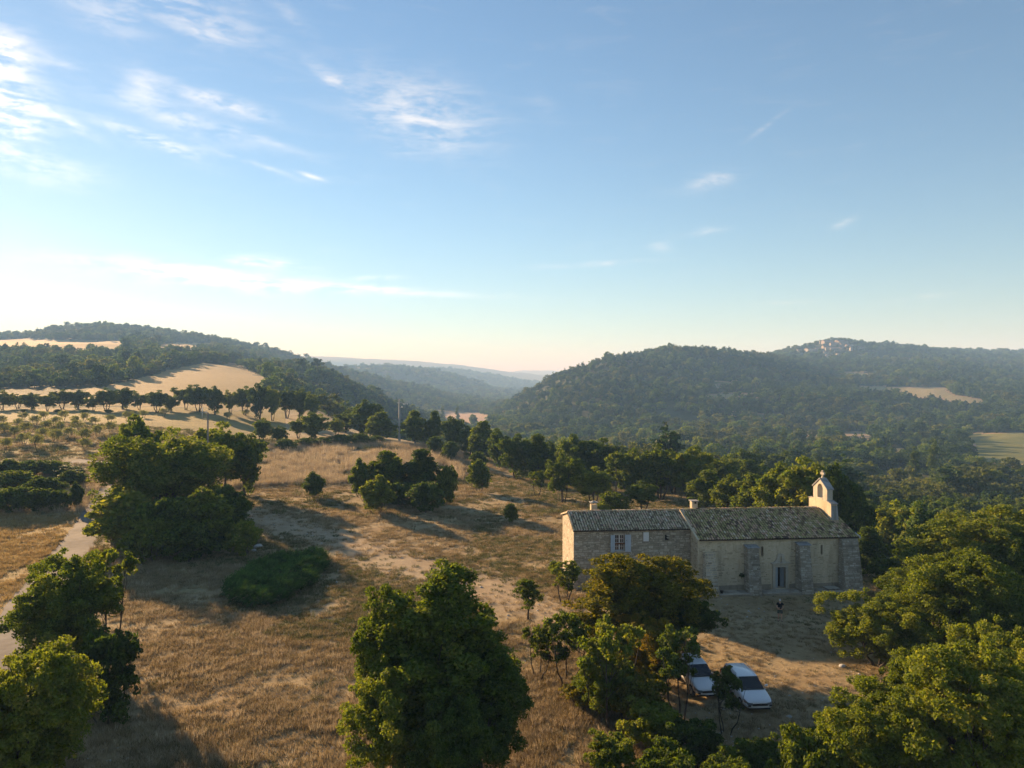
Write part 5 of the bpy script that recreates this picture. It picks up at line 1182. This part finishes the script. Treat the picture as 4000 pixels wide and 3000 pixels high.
    for s in (-1, 1): MB().box(min(s * w * .62, s * w * .8), max(s * w * .62, s * w * .8), -h + .01, -h + .1, .41, .5).build('fog_lamp', CBLK, e)
    pl = MB().box(-.26, .26, -h - .026, -h - .013, .355, .455).build('number_plate', PLATE, e)
    MB().box(-.06, .06, -h - .035, -h + .02, .59, .615).build('badge_bar', RIM, e)
    return e
car('estate_car', 'white estate car with roof rails parked in the yard facing the bottom right', (14.15, 43.0, h1(14.15, 43)), R(4), rails=True)
car('hatchback_car', 'white small car half hidden under the browning oak', (11.6, 44.6, h1(11.6, 44.6)), R(7), 4.05, 1.72, 1.52, False, True)

# ---------------------------------------------------------------- person
SKIN = plain('skin', (.52, .31, .21), .6, .3, .1)
SHIRT = plain('black_cotton', (.012, .013, .017), .9, .1)
SHORTS = plain('grey_green_cotton', (.07, .085, .075), .9, .1)
CAPM = plain('pale_cap_cloth', (.5, .49, .46), .85, .2)
SHOE = plain('dark_sandal', (.02, .018, .016), .7, .2)
HAIR = plain('grey_hair', (.12, .11, .1), .8, .2)
def skin_mesh(name, V, E, rad, m, parent, root=0, sub=2):
    me = bpy.data.meshes.new(name); me.from_pydata(V, E, []); me.materials.append(m)
    o = link(name, me, parent); sm = o.modifiers.new('skin', 'SKIN'); sm.use_smooth_shade = True; sm.branch_smoothing = .3
    for i, s in enumerate(me.skin_vertices[0].data if me.skin_vertices else []): s.radius = rad[i] if hasattr(rad[i], '__len__') else (rad[i], rad[i]); s.use_root = (i == root)
    if not me.skin_vertices: print('NO SKIN LAYER')
    s2 = o.modifiers.new('sub', 'SUBSURF'); s2.levels = 1; s2.render_levels = sub
    return o
def person(loc, rz):
    e = thing('person', 'person in black t-shirt, grey shorts and pale cap standing in the yard', 'person', loc, rz)
    # faces -y; stands with weight even, forearms raised in front
    V = [(0, 0, .93), (0, -.01, 1.08), (0, 0, 1.25), (0, .015, 1.40), (0, .01, 1.49), (0, -.03, 1.57), (0, -.04, 1.68)]
    Rd = [(.155, .115), (.145, .115), (.165, .115), (.13, .09), .056, (.07, .085), (.062, .075)]
    E = [(i, i + 1) for i in range(6)]
    def chain(start, pts):
        p = start
        for q, r in pts: V.append(q); Rd.append(r); E.append((p, len(V) - 1)); p = len(V) - 1
        return p
    for s in (-1, 1):
        chain(0, [((s * .10, 0, .84), (.088, .092)), ((s * .11, -.01, .5), .062), ((s * .115, .02, .3), .058), ((s * .12, .03, .09), .038), ((s * .125, -.03, .05), .04), ((s * .14, -.16, .03), .034)])
        hnd = chain(3, [((s * .18, .01, 1.39), .06), ((s * .25, .03, 1.22), .048), ((s * .27, .0, 1.10), .042), ((s * .19, -.16, 1.07), .036), ((s * .12, -.27, 1.08), .027), ((s * .095, -.31, 1.085), (.036, .02))])
        for k, (a, b) in enumerate([(.03, .085), (.012, .095), (-.008, .09), (-.026, .075)]):
            chain(hnd, [((s * (.085 - .012), -.33, 1.085 + a), .0095), ((s * .055, -.33 - b * .3, 1.08 + a), .0088), ((s * .03, -.325 - b * .1, 1.075 + a), .008)])
        chain(hnd, [((s * .085, -.30, 1.125), .011), ((s * .06, -.30, 1.145), .0095)])
    b = skin_mesh('body', V, E, Rd, SKIN, e)
    # face details
    for s in (-1, 1):
        MB().tube([(s * .03, -.118, 1.635), (s * .03, -.128, 1.635)], .011, 8).build('eye', SHOE, e)
        MB().tube([(s * .072, -.04, 1.60), (s * .078, -.035, 1.63), (s * .074, -.03, 1.655)], [.012, .017, .01], 6).build('ear', SKIN, e, True)
    MB().hexa([(-.018, -.128, 1.585), (.018, -.128, 1.585), (.018, -.10, 1.585), (-.018, -.10, 1.585)], [(-.006, -.125, 1.635), (.006, -.125, 1.635), (.006, -.10, 1.635), (-.006, -.10, 1.635)]).build('nose', SKIN, e, True)
    MB().box(-.025, .025, -.117, -.108, 1.555, 1.565).build('mouth', plain('lip', (.3, .12, .1)), e)
    # t-shirt
    V2 = [(0, 0, .90), (0, -.005, 1.08), (0, 0, 1.25), (0, .015, 1.40), (0, .012, 1.465)]; R2 = [(.178, .14), (.166, .135), (.185, .135), (.15, .11), (.07, .07)]
    E2 = [(0, 1), (1, 2), (2, 3), (3, 4)]
    for s in (-1, 1):
        V2 += [(s * .185, .012, 1.395), (s * .25, .03, 1.23)]; R2 += [.08, .075]; n = len(V2); E2 += [(3, n - 2), (n - 2, n - 1)]
    skin_mesh('t_shirt', V2, E2, R2, SHIRT, e)
    V3 = [(0, 0, .97), (0, 0, .88)]; R3 = [(.17, .13), (.175, .135)]; E3 = [(0, 1)]
    for s in (-1, 1):
        V3 += [(s * .105, 0, .78), (s * .115, -.005, .56)]; R3 += [.112, .105]; n = len(V3); E3 += [(1, n - 2), (n - 2, n - 1)]
    skin_mesh('shorts', V3, E3, R3, SHORTS, e)
    for s in (-1, 1):
        bevel(MB().hexa([(s * .135 - .05, -.21, 0), (s * .135 + .05, -.21, 0), (s * .125 + .045, .08, 0), (s * .125 - .045, .08, 0)], [(s * .135 - .045, -.2, .03), (s * .135 + .045, -.2, .03), (s * .125 + .04, .075, .05), (s * .125 - .04, .075, .05)]).build('sandal', SHOE, e), .012)
    # cap: dome and peak
    cap = MB(); rings = []
    for z, r in ((1.665, .098), (1.70, .096), (1.735, .08), (1.755, .05), (1.765, .012)):
        rings.append([(r * .85 * math.cos(q), -.035 + r * math.sin(q), z) for q in [2 * math.pi * k / 14 for k in range(14)]])
    loft(cap, rings); c = cap.build('cap', CAPM, e, True)
    MB().hexa([(-.07, -.12, 1.662), (.07, -.12, 1.662), (.05, -.11, 1.668), (-.05, -.11, 1.668)], [(-.055, -.2, 1.645), (.055, -.2, 1.645), (.05, -.11, 1.68), (-.05, -.11, 1.68)]).build('peak', CAPM, c)
    return e
pp = at(3047, 57.0)
per = person(pp, R(-14))
hs = MB().box(-.085, .085, -.05, .04, -.02, .02).tube([(-.05, -.01, .02), (-.05, -.012, .045)], .008, 6).tube([(.05, -.01, .02), (.05, -.012, .045)], .008, 6).box(-.06, .06, -.055, -.04, .02, .12)
rm_ = Matrix.Rotation(R(-14), 4, 'Z') @ Vector((0, -.335, 1.1))
hc = hs.build('remote_control', CBLK, None, loc=(pp[0] + rm_.x, pp[1] + rm_.y, pp[2] + rm_.z), rot=(0, 0, R(-14)))
tag(hc, 'small dark handset held in both hands by the person in the yard', 'remote control')

# ---------------------------------------------------------------- poles
CONC = plain('concrete_pole', (.36, .35, .33), .9, .2, .15, 4)
WOODP = plain('weathered_wood', (.22, .19, .16), .9, .15, .25, 6)
INSUL = plain('white_insulator', (.6, .62, .62), .2, .5, .05)
def concrete_pole(px, Y, top, label):
    x, y, z = at(px, Y); h = CAMZ - (top - 1500) / FPX * Y - z
    e = thing('utility_pole', label, 'pole', (x, y, z), R(20))
    p = MB().hexa([(-.36, -.26, -.6), (.36, -.26, -.6), (.36, .26, -.6), (-.36, .26, -.6)], [(-.2, -.15, h), (.2, -.15, h), (.2, .15, h), (-.2, .15, h)]).build('post', CONC, e)
    MB().box(-.7, .21, -.3, -.155, h - 1.35, h - 1.15).tube([(0, -.2, h - 1.1), (1.2, -.24, h - 1.45), (2.5, -.3, h - 1.35)], .07, 6).build('crossarm', METALG, e)
    for xx, zz in ((1.3, h - 1.75), (1.7, h - 1.8), (2.5, h - 1.7), (.7, h - 2.6), (.95, h - 2.6)):
        MB().tube([(xx, -.25, zz - .16), (xx, -.25, zz), (xx, -.25, zz + .3)], [.08, .13, .06], 8).build('insulator', INSUL, e, True)
    MB().box(.2, 1.05, -.32, -.18, h - 2.85, h - 2.76).build('bracket', METALG, e)
    return e
concrete_pole(1560, 226, 1558, 'tall concrete electricity pole with a side arm at the meadow rim')
x, y, z = at(812, 108); h = CAMZ - 112 / FPX * 108 - z
e = thing('utility_pole', 'grey wooden pole with a white upright beside it above the huge left oak', 'pole', (x, y, z), R(-8))
MB().tube([(0, 0, -.5), (0, 0, h)], [.17, .11], 10).build('post', WOODP, e, True)
MB().tube([(-.88, -.05, h - .75), (-.88, -.05, h + .75)], .055, 8).build('upright', INSUL, e, True)
MB().box(-.93, .1, -.16, -.1, h - .02, h + .08).build('crossarm', METALG, e)
for k in (-.35, -.15): MB().tube([(k, -.13, h + .08), (k, -.13, h + .26)], [.05, .03], 6).build('insulator', INSUL, e)
x, y, z = hit(2997, 1750); h = CAMZ - (1709 - 1500) / FPX * y - z
e = thing('utility_pole', 'pale pole with a crossarm beside the valley road', 'pole', (x, y, z))
MB().tube([(0, 0, -.5), (0, 0, h)], [.26, .18], 8).build('post', CONC, e, True); MB().box(-1.2, 1.2, -.2, -.1, h - .9, h - .7).build('crossarm', CONC, e)
x, y, z = at(2406, 139); h = CAMZ - (1778 - 1500) / FPX * y - z
e = thing('utility_pole', 'white topped pole half hidden among the oaks behind the stone house', 'pole', (x, y, z))
MB().tube([(0, 0, -.5), (0, 0, h)], [.16, .11], 8).build('post', WOODP, e, True); MB().box(-.9, .9, -.16, -.08, h - .25, h - .12).build('crossarm', INSUL, e)
for k in (-.8, 0, .8): MB().tube([(k, -.12, h - .12), (k, -.12, h + .15)], [.07, .05], 6).build('insulator', INSUL, e)

# ---------------------------------------------------------------- juniper mat, rocks, small yard things
def juniper():
    out = [hit(a, b)[:2] for a, b in [(855, 2335), (880, 2285), (960, 2232), (1080, 2192), (1190, 2180), (1290, 2184), (1278, 2232), (1222, 2292), (1130, 2358), (1020, 2392), (905, 2372)]]
    P = np.array(out); c = P.mean(0); g = np.random.default_rng(4)
    e = thing('juniper', 'low flat dark green juniper spreading as an oval mat on the meadow', 'bush', (c[0], c[1], h1(*c)))
    lo, hi = P.min(0), P.max(0); q = g.uniform(lo, hi, (5600, 2)); k = in_poly(q[:, 0], q[:, 1], out); q = q[k]
    # distance to the rim gives the height of the mat
    d = np.full(len(q), 9.0)
    for i in range(len(P)):
        a, b = P[i], P[(i + 1) % len(P)]; t = np.clip(((q - a) @ (b - a)) / ((b - a) @ (b - a)), 0, 1); d = np.minimum(d, np.hypot(*(q - (a + t[:, None] * (b - a))).T))
    kk = d > fbm(q[:, 0] / .9, q[:, 1] / .9, 3) * 1.3 - .45; q = q[kk]; d = d[kk]
    hh = .15 + .95 * np.clip(d / 1.3, 0, 1) ** .7 * (.35 + 1.1 * fbm(q[:, 0] / .8, q[:, 1] / .8, 3))
    hh = hh + H(q[:, 0], q[:, 1]) - h1(*c)
    V, F, TI = [], [], []
    for (x, y), hz in zip(q, hh):
        a = g.normal(.7, 1.1); dx_, dy_ = math.cos(a), math.sin(a); L = g.uniform(.45, 1.0); t0 = np.clip(.45 + g.normal() * .15, 0, 1)
        for k in range(16):
            f = k / 15; base = np.array([x - c[0] + dx_ * L * (f - .4), y - c[1] + dy_ * L * (f - .4), hz - .18 + .42 * f * g.uniform(.3, 1.2) + g.normal() * .02])
            s = (1 if k % 2 else -1) * (1 - f) * .2 + g.normal() * .03
            tip = base + np.array([dx_ * .2 - dy_ * s, dy_ * .2 + dx_ * s, .06]); wv = np.array([-dy_, dx_, 0]) * .05
            o = len(V); V += [base - wv, base + wv, tip]; F.append((o, o + 1, o + 2)); TI.append(np.clip(t0 + .5 * f - .25 + g.normal() * .08, 0, 1))
    me = new_mesh('foliage', np.array(V), np.array(F), F_JUN, fattr={'tint': TI}); link('foliage', me, e)
    mb = MB()
    for i in range(26):
        j = g.integers(len(q)); mb.tube([(0, 0, 0), ((q[j, 0] - c[0]) * .5, (q[j, 1] - c[1]) * .5, .15), (q[j, 0] - c[0], q[j, 1] - c[1], hh[j] * .6)], [.06, .04, .015], 5)
    mb.build('stem', BARK, e)
juniper()
ROCK = plain('pale_limestone', (.40, .40, .385), .9, .2, .25, 5)
def rock(px, py, sx, sy, sz, label, seed):
    g = np.random.default_rng(seed); bm = bmesh.new(); bmesh.ops.create_icosphere(bm, subdivisions=3, radius=1)
    for v in bm.verts:
        n = v.co.normalized(); k = .8 + .35 * float(fbm(np.array([n.x * 1.6 + seed]), np.array([n.y * 1.6 + n.z * 2]), 3)[0])
        v.co = Vector((n.x * sx * k, n.y * sy * k, max(n.z, -.35) * sz * k))
    me = bpy.data.meshes.new('rock'); bm.to_mesh(me); bm.free(); me.materials.append(ROCK)
    x, y, z = hit(px, py); return tag(link('rock', me, None, (x, y, z + sz * .2), (0, 0, seed)), label, 'rock')
rock(1008, 2138, .55, .4, .3, 'larger pale boulder at the foot of the thicket under the huge oak', 1)
rock(992, 2152, .5, .3, .16, 'flat pale boulder in front of the larger one by the thicket', 2)
rock(2275, 2458, .2, .18, .14, 'small pale stone in the dry grass left of the browning oak', 3)
rock(3290, 2603, .3, .2, .1, 'flat white piece of paper lying in the yard beside the right hand oaks', 4)  # scrap of white paper, built from the rock shape
def ruin():
    x, y, z = at(2575, 39.4); e = thing('rubble_wall', 'low tumbled dry stone wall in front of the parked small car', 'wall', (x, y, z), R(10)); g = random.Random(3)
    for i in range(34):
        a = g.uniform(-1.1, 1.1); l = g.randint(0, 3); sx, sz = g.uniform(.14, .3), g.uniform(.1, .18)
        mb = MB().hexa([(-sx, -.18, 0), (sx, -.16, 0), (sx * .9, .18, 0), (-sx, .15, 0)], [(-sx * .8, -.13, sz), (sx * .85, -.14, sz * 1.1), (sx * .7, .14, sz), (-sx * .9, .12, sz * .9)])
        mb.build('stone', STN_B[0], e, loc=(a, g.uniform(-.2, .2), max(0, l * .15 * (1 - abs(a) / 1.6))), rot=(g.uniform(-.2, .2), g.uniform(-.2, .2), g.uniform(-.5, .5)))
ruin()
def pallet():
    p = local(12.35, -.55, .26); e = thing('pallet', 'pale wooden slatted pallet lying on the terrace at the right of the chapel', 'pallet', p, RZ + R(4))
    for k in range(6): MB().box(-.6, .6, -.42 + k * .155, -.34 + k * .155, .1, .122).build('slat', plain('pale_wood%d' % k, (.42, .40, .34), .85, .2), e)
    for k in (-.55, 0, .47): MB().box(k, k + .08, -.42, .44, .0, .099).build('bearer', WOODP, e)
pallet()
p = local(10.95, -1.22, .23); tag(MB().box(-.5, .5, -.05, .05, 0, .04).build('plank', plain('yellow_wood', (.42, .36, .22), .8, .2), None, loc=p, rot=(0, 0, RZ)), 'pale yellowish plank lying along the edge of the right hand terrace', 'plank')
p = local(1.85, -.95, .22); o = MB().tube([(0, 0, 0), (0, 0, .2), (0, 0, .24)], [.11, .16, .17], 12).build('pot', CBLK, None, loc=p); tag(o, 'black plastic pot beside the left buttress on the terrace', 'pot')
def wallplant(xl, yl, z0, sz, label, seed):
    C, N, T_, cen, g = crown_pts(seed, sz, 0.02, sz * 1.6, 14, sz * .35, 900, shape='dome')
    V, F = leaf_verts(C, N, .05 * (.6 + .8 * g.random(len(C))), g); p = local(xl, yl, z0)
    e = thing('plant', label, 'plant', p); link('leaves', new_mesh('leaves', V, F, F_DARK, fattr={'tint': T_}), e); MB().tube([(0, .05, -.1), (0, 0, sz)], [.03, .01], 5).build('stem', BARK, e)
wallplant(4.05, -.1, 1.35, .22, 'dark tuft growing out of the chapel wall beside the second buttress', 5)
wallplant(.1, -.55, .0, .55, 'dark green plant growing at the left foot of the first buttress', 6)
for (a, b, s_, lb) in [(-1.3, 1.4, .6, 'leafy plant at the foot of the corner between house and chapel'), (-11.5, 3.2, .55, 'dry leafy plant at the sunny left end of the house')]:
    wallplant(a, b, 0, s_, lb, 8)

# ---------------------------------------------------------------- hill village
VW = [plain('village_wall_%d' % i, c, .95, .1, .1, .3) for i, c in enumerate([(.30, .275, .24), (.36, .33, .285), (.26, .24, .215), (.45, .42, .37)])]
VR = plain('village_roof', (.26, .19, .15), .95, .1, .15, .4)
def vhouse(i, px, base, wpx, hpx, k, label, group='houses of the hill village', tower=False):
    x, y, z = VPOS[i]; s = y / FPX; W = wpx * s; Hh = hpx * s + 2; D = max(6, W * .7); g = random.Random(i)
    e = thing('village_tower' if tower else 'village_house', label, 'tower' if tower else 'house', (x, y, z - 1.5), R(g.uniform(-25, 25)), group)
    if tower:
        MB().tube([(0, 0, 0), (0, 0, Hh)], [W / 2 * 1.05, W / 2], 16).build('wall', VW[k], e); MB().tube([(0, 0, Hh), (0, 0, Hh + 1)], [W / 2 * 1.08, W / 2 * 1.08], 16).build('parapet', VW[k], e); return
    w_ = MB().prism([(-W / 2, 0), (W / 2, 0), (W / 2, Hh), (-W / 2, Hh)], -D / 2, D / 2).build('wall', VW[k], e)
    MB().add([(-W / 2 - .3, -D / 2 - .4, Hh), (W / 2 + .3, -D / 2 - .4, Hh), (W / 2 + .3, D / 2 + .4, Hh), (-W / 2 - .3, D / 2 + .4, Hh), (-W / 2 - .3, 0, Hh + D * .2), (W / 2 + .3, 0, Hh + D * .2)], [(0, 1, 5, 4), (2, 3, 4, 5), (0, 4, 3), (1, 2, 5), (3, 2, 1, 0)]).build('roof', VR, e)
    n = max(1, int(W / 4))
    for fl in range(max(1, int((Hh - 2) / 3))):
        for c in range(n):
            xx = -W / 2 + W * (c + .5) / n; MB().box(xx - .5, xx + .5, -D / 2 - .06, -D / 2 + .1, 2.6 + fl * 3 + .2, 2.6 + fl * 3 + 1.6).build('window', DARKIN, e)
for i, v in enumerate(VILLAGE): vhouse(i, *v)
# ---------------------------------------------------------------- dry grass
def grassmat(name, stops):
    def fn(t, out):
        tint = t.n('ShaderNodeAttribute', attribute_name='tint').outputs['Fac']; rnd = t.n('ShaderNodeObjectInfo').outputs['Random']
        c = t.ramp(t.m('ADD', t.m('MULTIPLY', tint, .5), t.m('MULTIPLY', rnd, .5)), stops)
        p = t.n('ShaderNodeBsdfPrincipled', {'Base Color': c, 'Roughness': .8, 'Specular IOR Level': .15}); tr = t.n('ShaderNodeBsdfTranslucent', {0: c})
        t.l.new(t.n('ShaderNodeMixShader', {0: .3, 1: p.outputs[0], 2: tr.outputs[0]}).outputs[0], out.inputs[0])
    return mat(name, fn)
G_DRY = grassmat('dry_grass', [(.1, (.13, .095, .046)), (.45, (.27, .205, .105)), (.75, (.39, .31, .175)), (1, (.5, .42, .265))])
G_PALE = grassmat('pale_straw', [(.1, (.26, .20, .12)), (.5, (.42, .34, .22)), (1, (.58, .5, .35))])
G_GRN = grassmat('greenish_grass', [(.1, (.055, .065, .02)), (.5, (.11, .12, .04)), (1, (.2, .19, .075))])
G_GOLD = grassmat('golden_stubble', [(.1, (.22, .145, .055)), (.5, (.40, .29, .12)), (1, (.55, .44, .22))])
def tuft(name, seed, n, r, h, m, wd=.012, spread=.5):
    g = np.random.default_rng(seed); a = g.uniform(0, 6.28, n); q = r * np.sqrt(g.random(n)); bx, by = q * np.cos(a), q * np.sin(a)
    hh = h * g.uniform(.5, 1.15, n); lx = np.cos(a) * spread * hh * g.uniform(.2, 1, n) + g.normal(size=n) * .1 * h; ly = np.sin(a) * spread * hh * g.uniform(.2, 1, n) + g.normal(size=n) * .1 * h
    t = g.uniform(0, 6.28, n); wx, wy = np.cos(t) * wd, np.sin(t) * wd
    V = np.stack([np.stack([bx - wx, by - wy, bx * 0 - .03], -1), np.stack([bx + wx, by + wy, bx * 0 - .03], -1), np.stack([bx + lx, by + ly, hh], -1)], 1).reshape(-1, 3)
    return new_mesh(name, V, np.arange(3 * n).reshape(n, 3), m, fattr={'tint': g.random(n)})
kinds = [(tuft('tuft', 1, 46, .26, .17, G_DRY, .014, .8), None), (tuft('tuft', 2, 36, .2, .24, G_DRY, .013, .7), None), (tuft('tuft', 3, 40, .22, .30, G_PALE, .011, .5), None), (tuft('tuft', 4, 44, .25, .16, G_GRN, .016, .9), None), (tuft('tuft', 5, 50, .4, .7, G_PALE, .014, .35), None), (tuft('tuft', 6, 40, .5, .5, G_GRN, .03, .8), None), (tuft('tuft', 7, 40, .24, .26, G_GOLD, .013, .6), None)]
g = np.random.default_rng(77); N = 150000
u = g.uniform(-.80, .80, N); y = np.exp(g.uniform(math.log(29), math.log(215), N)); x = u * y; z = H(x, y)
zz = zone(x, y, z); k = (zz == 9) | (zz == 6) | ((zz == 1) & (y < 125)); stub = (zz == 1)
c, s = math.cos(-RZ), math.sin(-RZ); lx = c * (x - CH[0]) - s * (y - CH[1]); ly = s * (x - CH[0]) + c * (y - CH[1])
k &= ~((lx > -11.5) & (lx < 15.4) & (ly > -1.45) & (ly < 9.9) & ~((lx < -.1) & (ly < 1.9)))
for P in (rp, rp2, rp3):
    P = np.array(P); d = np.full(N, 99.)
    for i in range(len(P) - 1):
        a, b = P[i], P[i + 1]; v = b - a; t = np.clip(((x - a[0]) * v[0] + (y - a[1]) * v[1]) / (v @ v), 0, 1); d = np.minimum(d, np.hypot(x - a[0] - t * v[0], y - a[1] - t * v[1]))
    k &= d > 2.0
k &= ~((np.abs(x - 14.15) < 1) & (np.abs(y - 43) < 2.3)) & ~((np.abs(x - 11.6) < 1) & (np.abs(y - 44.6) < 2.2))
bare = fbm(x / 5, y / 5, 4); track = np.abs(2000 + FPX * x / y - 1500 - (1500 + FPX * (CAMZ - z) / y - 2100) * 1.9)
k &= (bare > .40) | (g.random(N) < .25)
k &= g.random(N) > worn(x, y) * .85
yard = (x > 8) & (ly < -1.4) & (y > 36)
k &= ~(yard & (g.random(N) < .55))
x, y, z = x[k], y[k], z[k]; n = len(x); yard = yard[k]; stub = stub[k]
patch = fbm(x / 14 + 90, y / 14, 4); r = g.random(n); px = 2000 + FPX * x / y; py = 1500 + FPX * (CAMZ - z) / y
pk = np.where(r < .5, 0, 1)
pk = np.where((r > .80) & (patch > .48), 2, pk); pk = np.where((patch < .46) & (r < .6), 3, pk); pk = np.where(r > .95, 3, pk)
tall = (px > 850) & (px < 1800) & (py > 1740) & (py < 1905 - (px - 900) * .03) & (fbm(x / 8, y / 8, 3) > .38) & (r < .75)
tall |= (px < 420) & (py > 1900) & (py < 2000) & (r < .5)
pk = np.where(stub & (r < .8), 6, pk); pk = np.where(tall, 4, pk); pk = np.where((y > 100) & (r > .985), 5, pk)
sz = g.uniform(.6, 1.5, n) * np.where(yard, .6, 1) * (1 + np.clip((y - 60) / 150, 0, .9))
instancer('dry_grass', np.stack([x, y, z], -1), pk, np.stack([sz, sz, sz * g.uniform(.7, 1.2, n)], -1), g.uniform(0, 6.28, n), kinds, 'dry straw coloured grass tufts covering the meadow')
print('tufts', n)

# loose stones
bm = bmesh.new(); bmesh.ops.create_icosphere(bm, subdivisions=1, radius=1)
for v in bm.verts: v.co = Vector((v.co.x * random.uniform(.7, 1.2), v.co.y * random.uniform(.6, 1), v.co.z * random.uniform(.4, .7)))
pm = bpy.data.meshes.new('loose_stone'); bm.to_mesh(pm); bm.free(); pm.materials.append(ROCK)
N = 5200; u = g.uniform(-.75, .75, N); y = np.exp(g.uniform(math.log(30), math.log(120), N)); x = u * y; z = H(x, y); zz = zone(x, y, z)
lx = c * (x - CH[0]) - s * (y - CH[1]); ly = s * (x - CH[0]) + c * (y - CH[1])
k = (zz == 9) & ((fbm(x / 7 + 5, y / 7, 3) > .52) | (worn(x, y) > .4)) & ~((lx > -11.5) & (lx < 15.4) & (ly > -1.45) & (ly < 9.9))
x, y, z = x[k], y[k], z[k]; n = len(x); sz = np.clip(g.lognormal(-2.9, .5, n), .02, .2)
instancer('loose_stones', np.stack([x, y, z], -1), np.zeros(n), np.stack([sz, sz, sz], -1), g.uniform(0, 6.28, n), [(pm, None)], 'small pale stones scattered over the meadow and yard')
HAZE_D, HAZE_G = .00024, .0
def build_haze():
    mb = MB().box(-14500, 14500, -14500, 14500, -60, 330)
    def fn(t, out):
        v = t.n('ShaderNodeVolumePrincipled', {'Color': (.33, .59, 1.0, 1), 'Absorption Color': (.62, .36, .5, 1), 'Density': HAZE_D, 'Anisotropy': HAZE_G})
        t.l.new(v.outputs[0], out.inputs['Volume'])
    o = mb.build('haze', mat('haze_air', fn)); o['kind'] = 'stuff'; o['label'] = 'pale summer haze filling the valley'
build_haze()
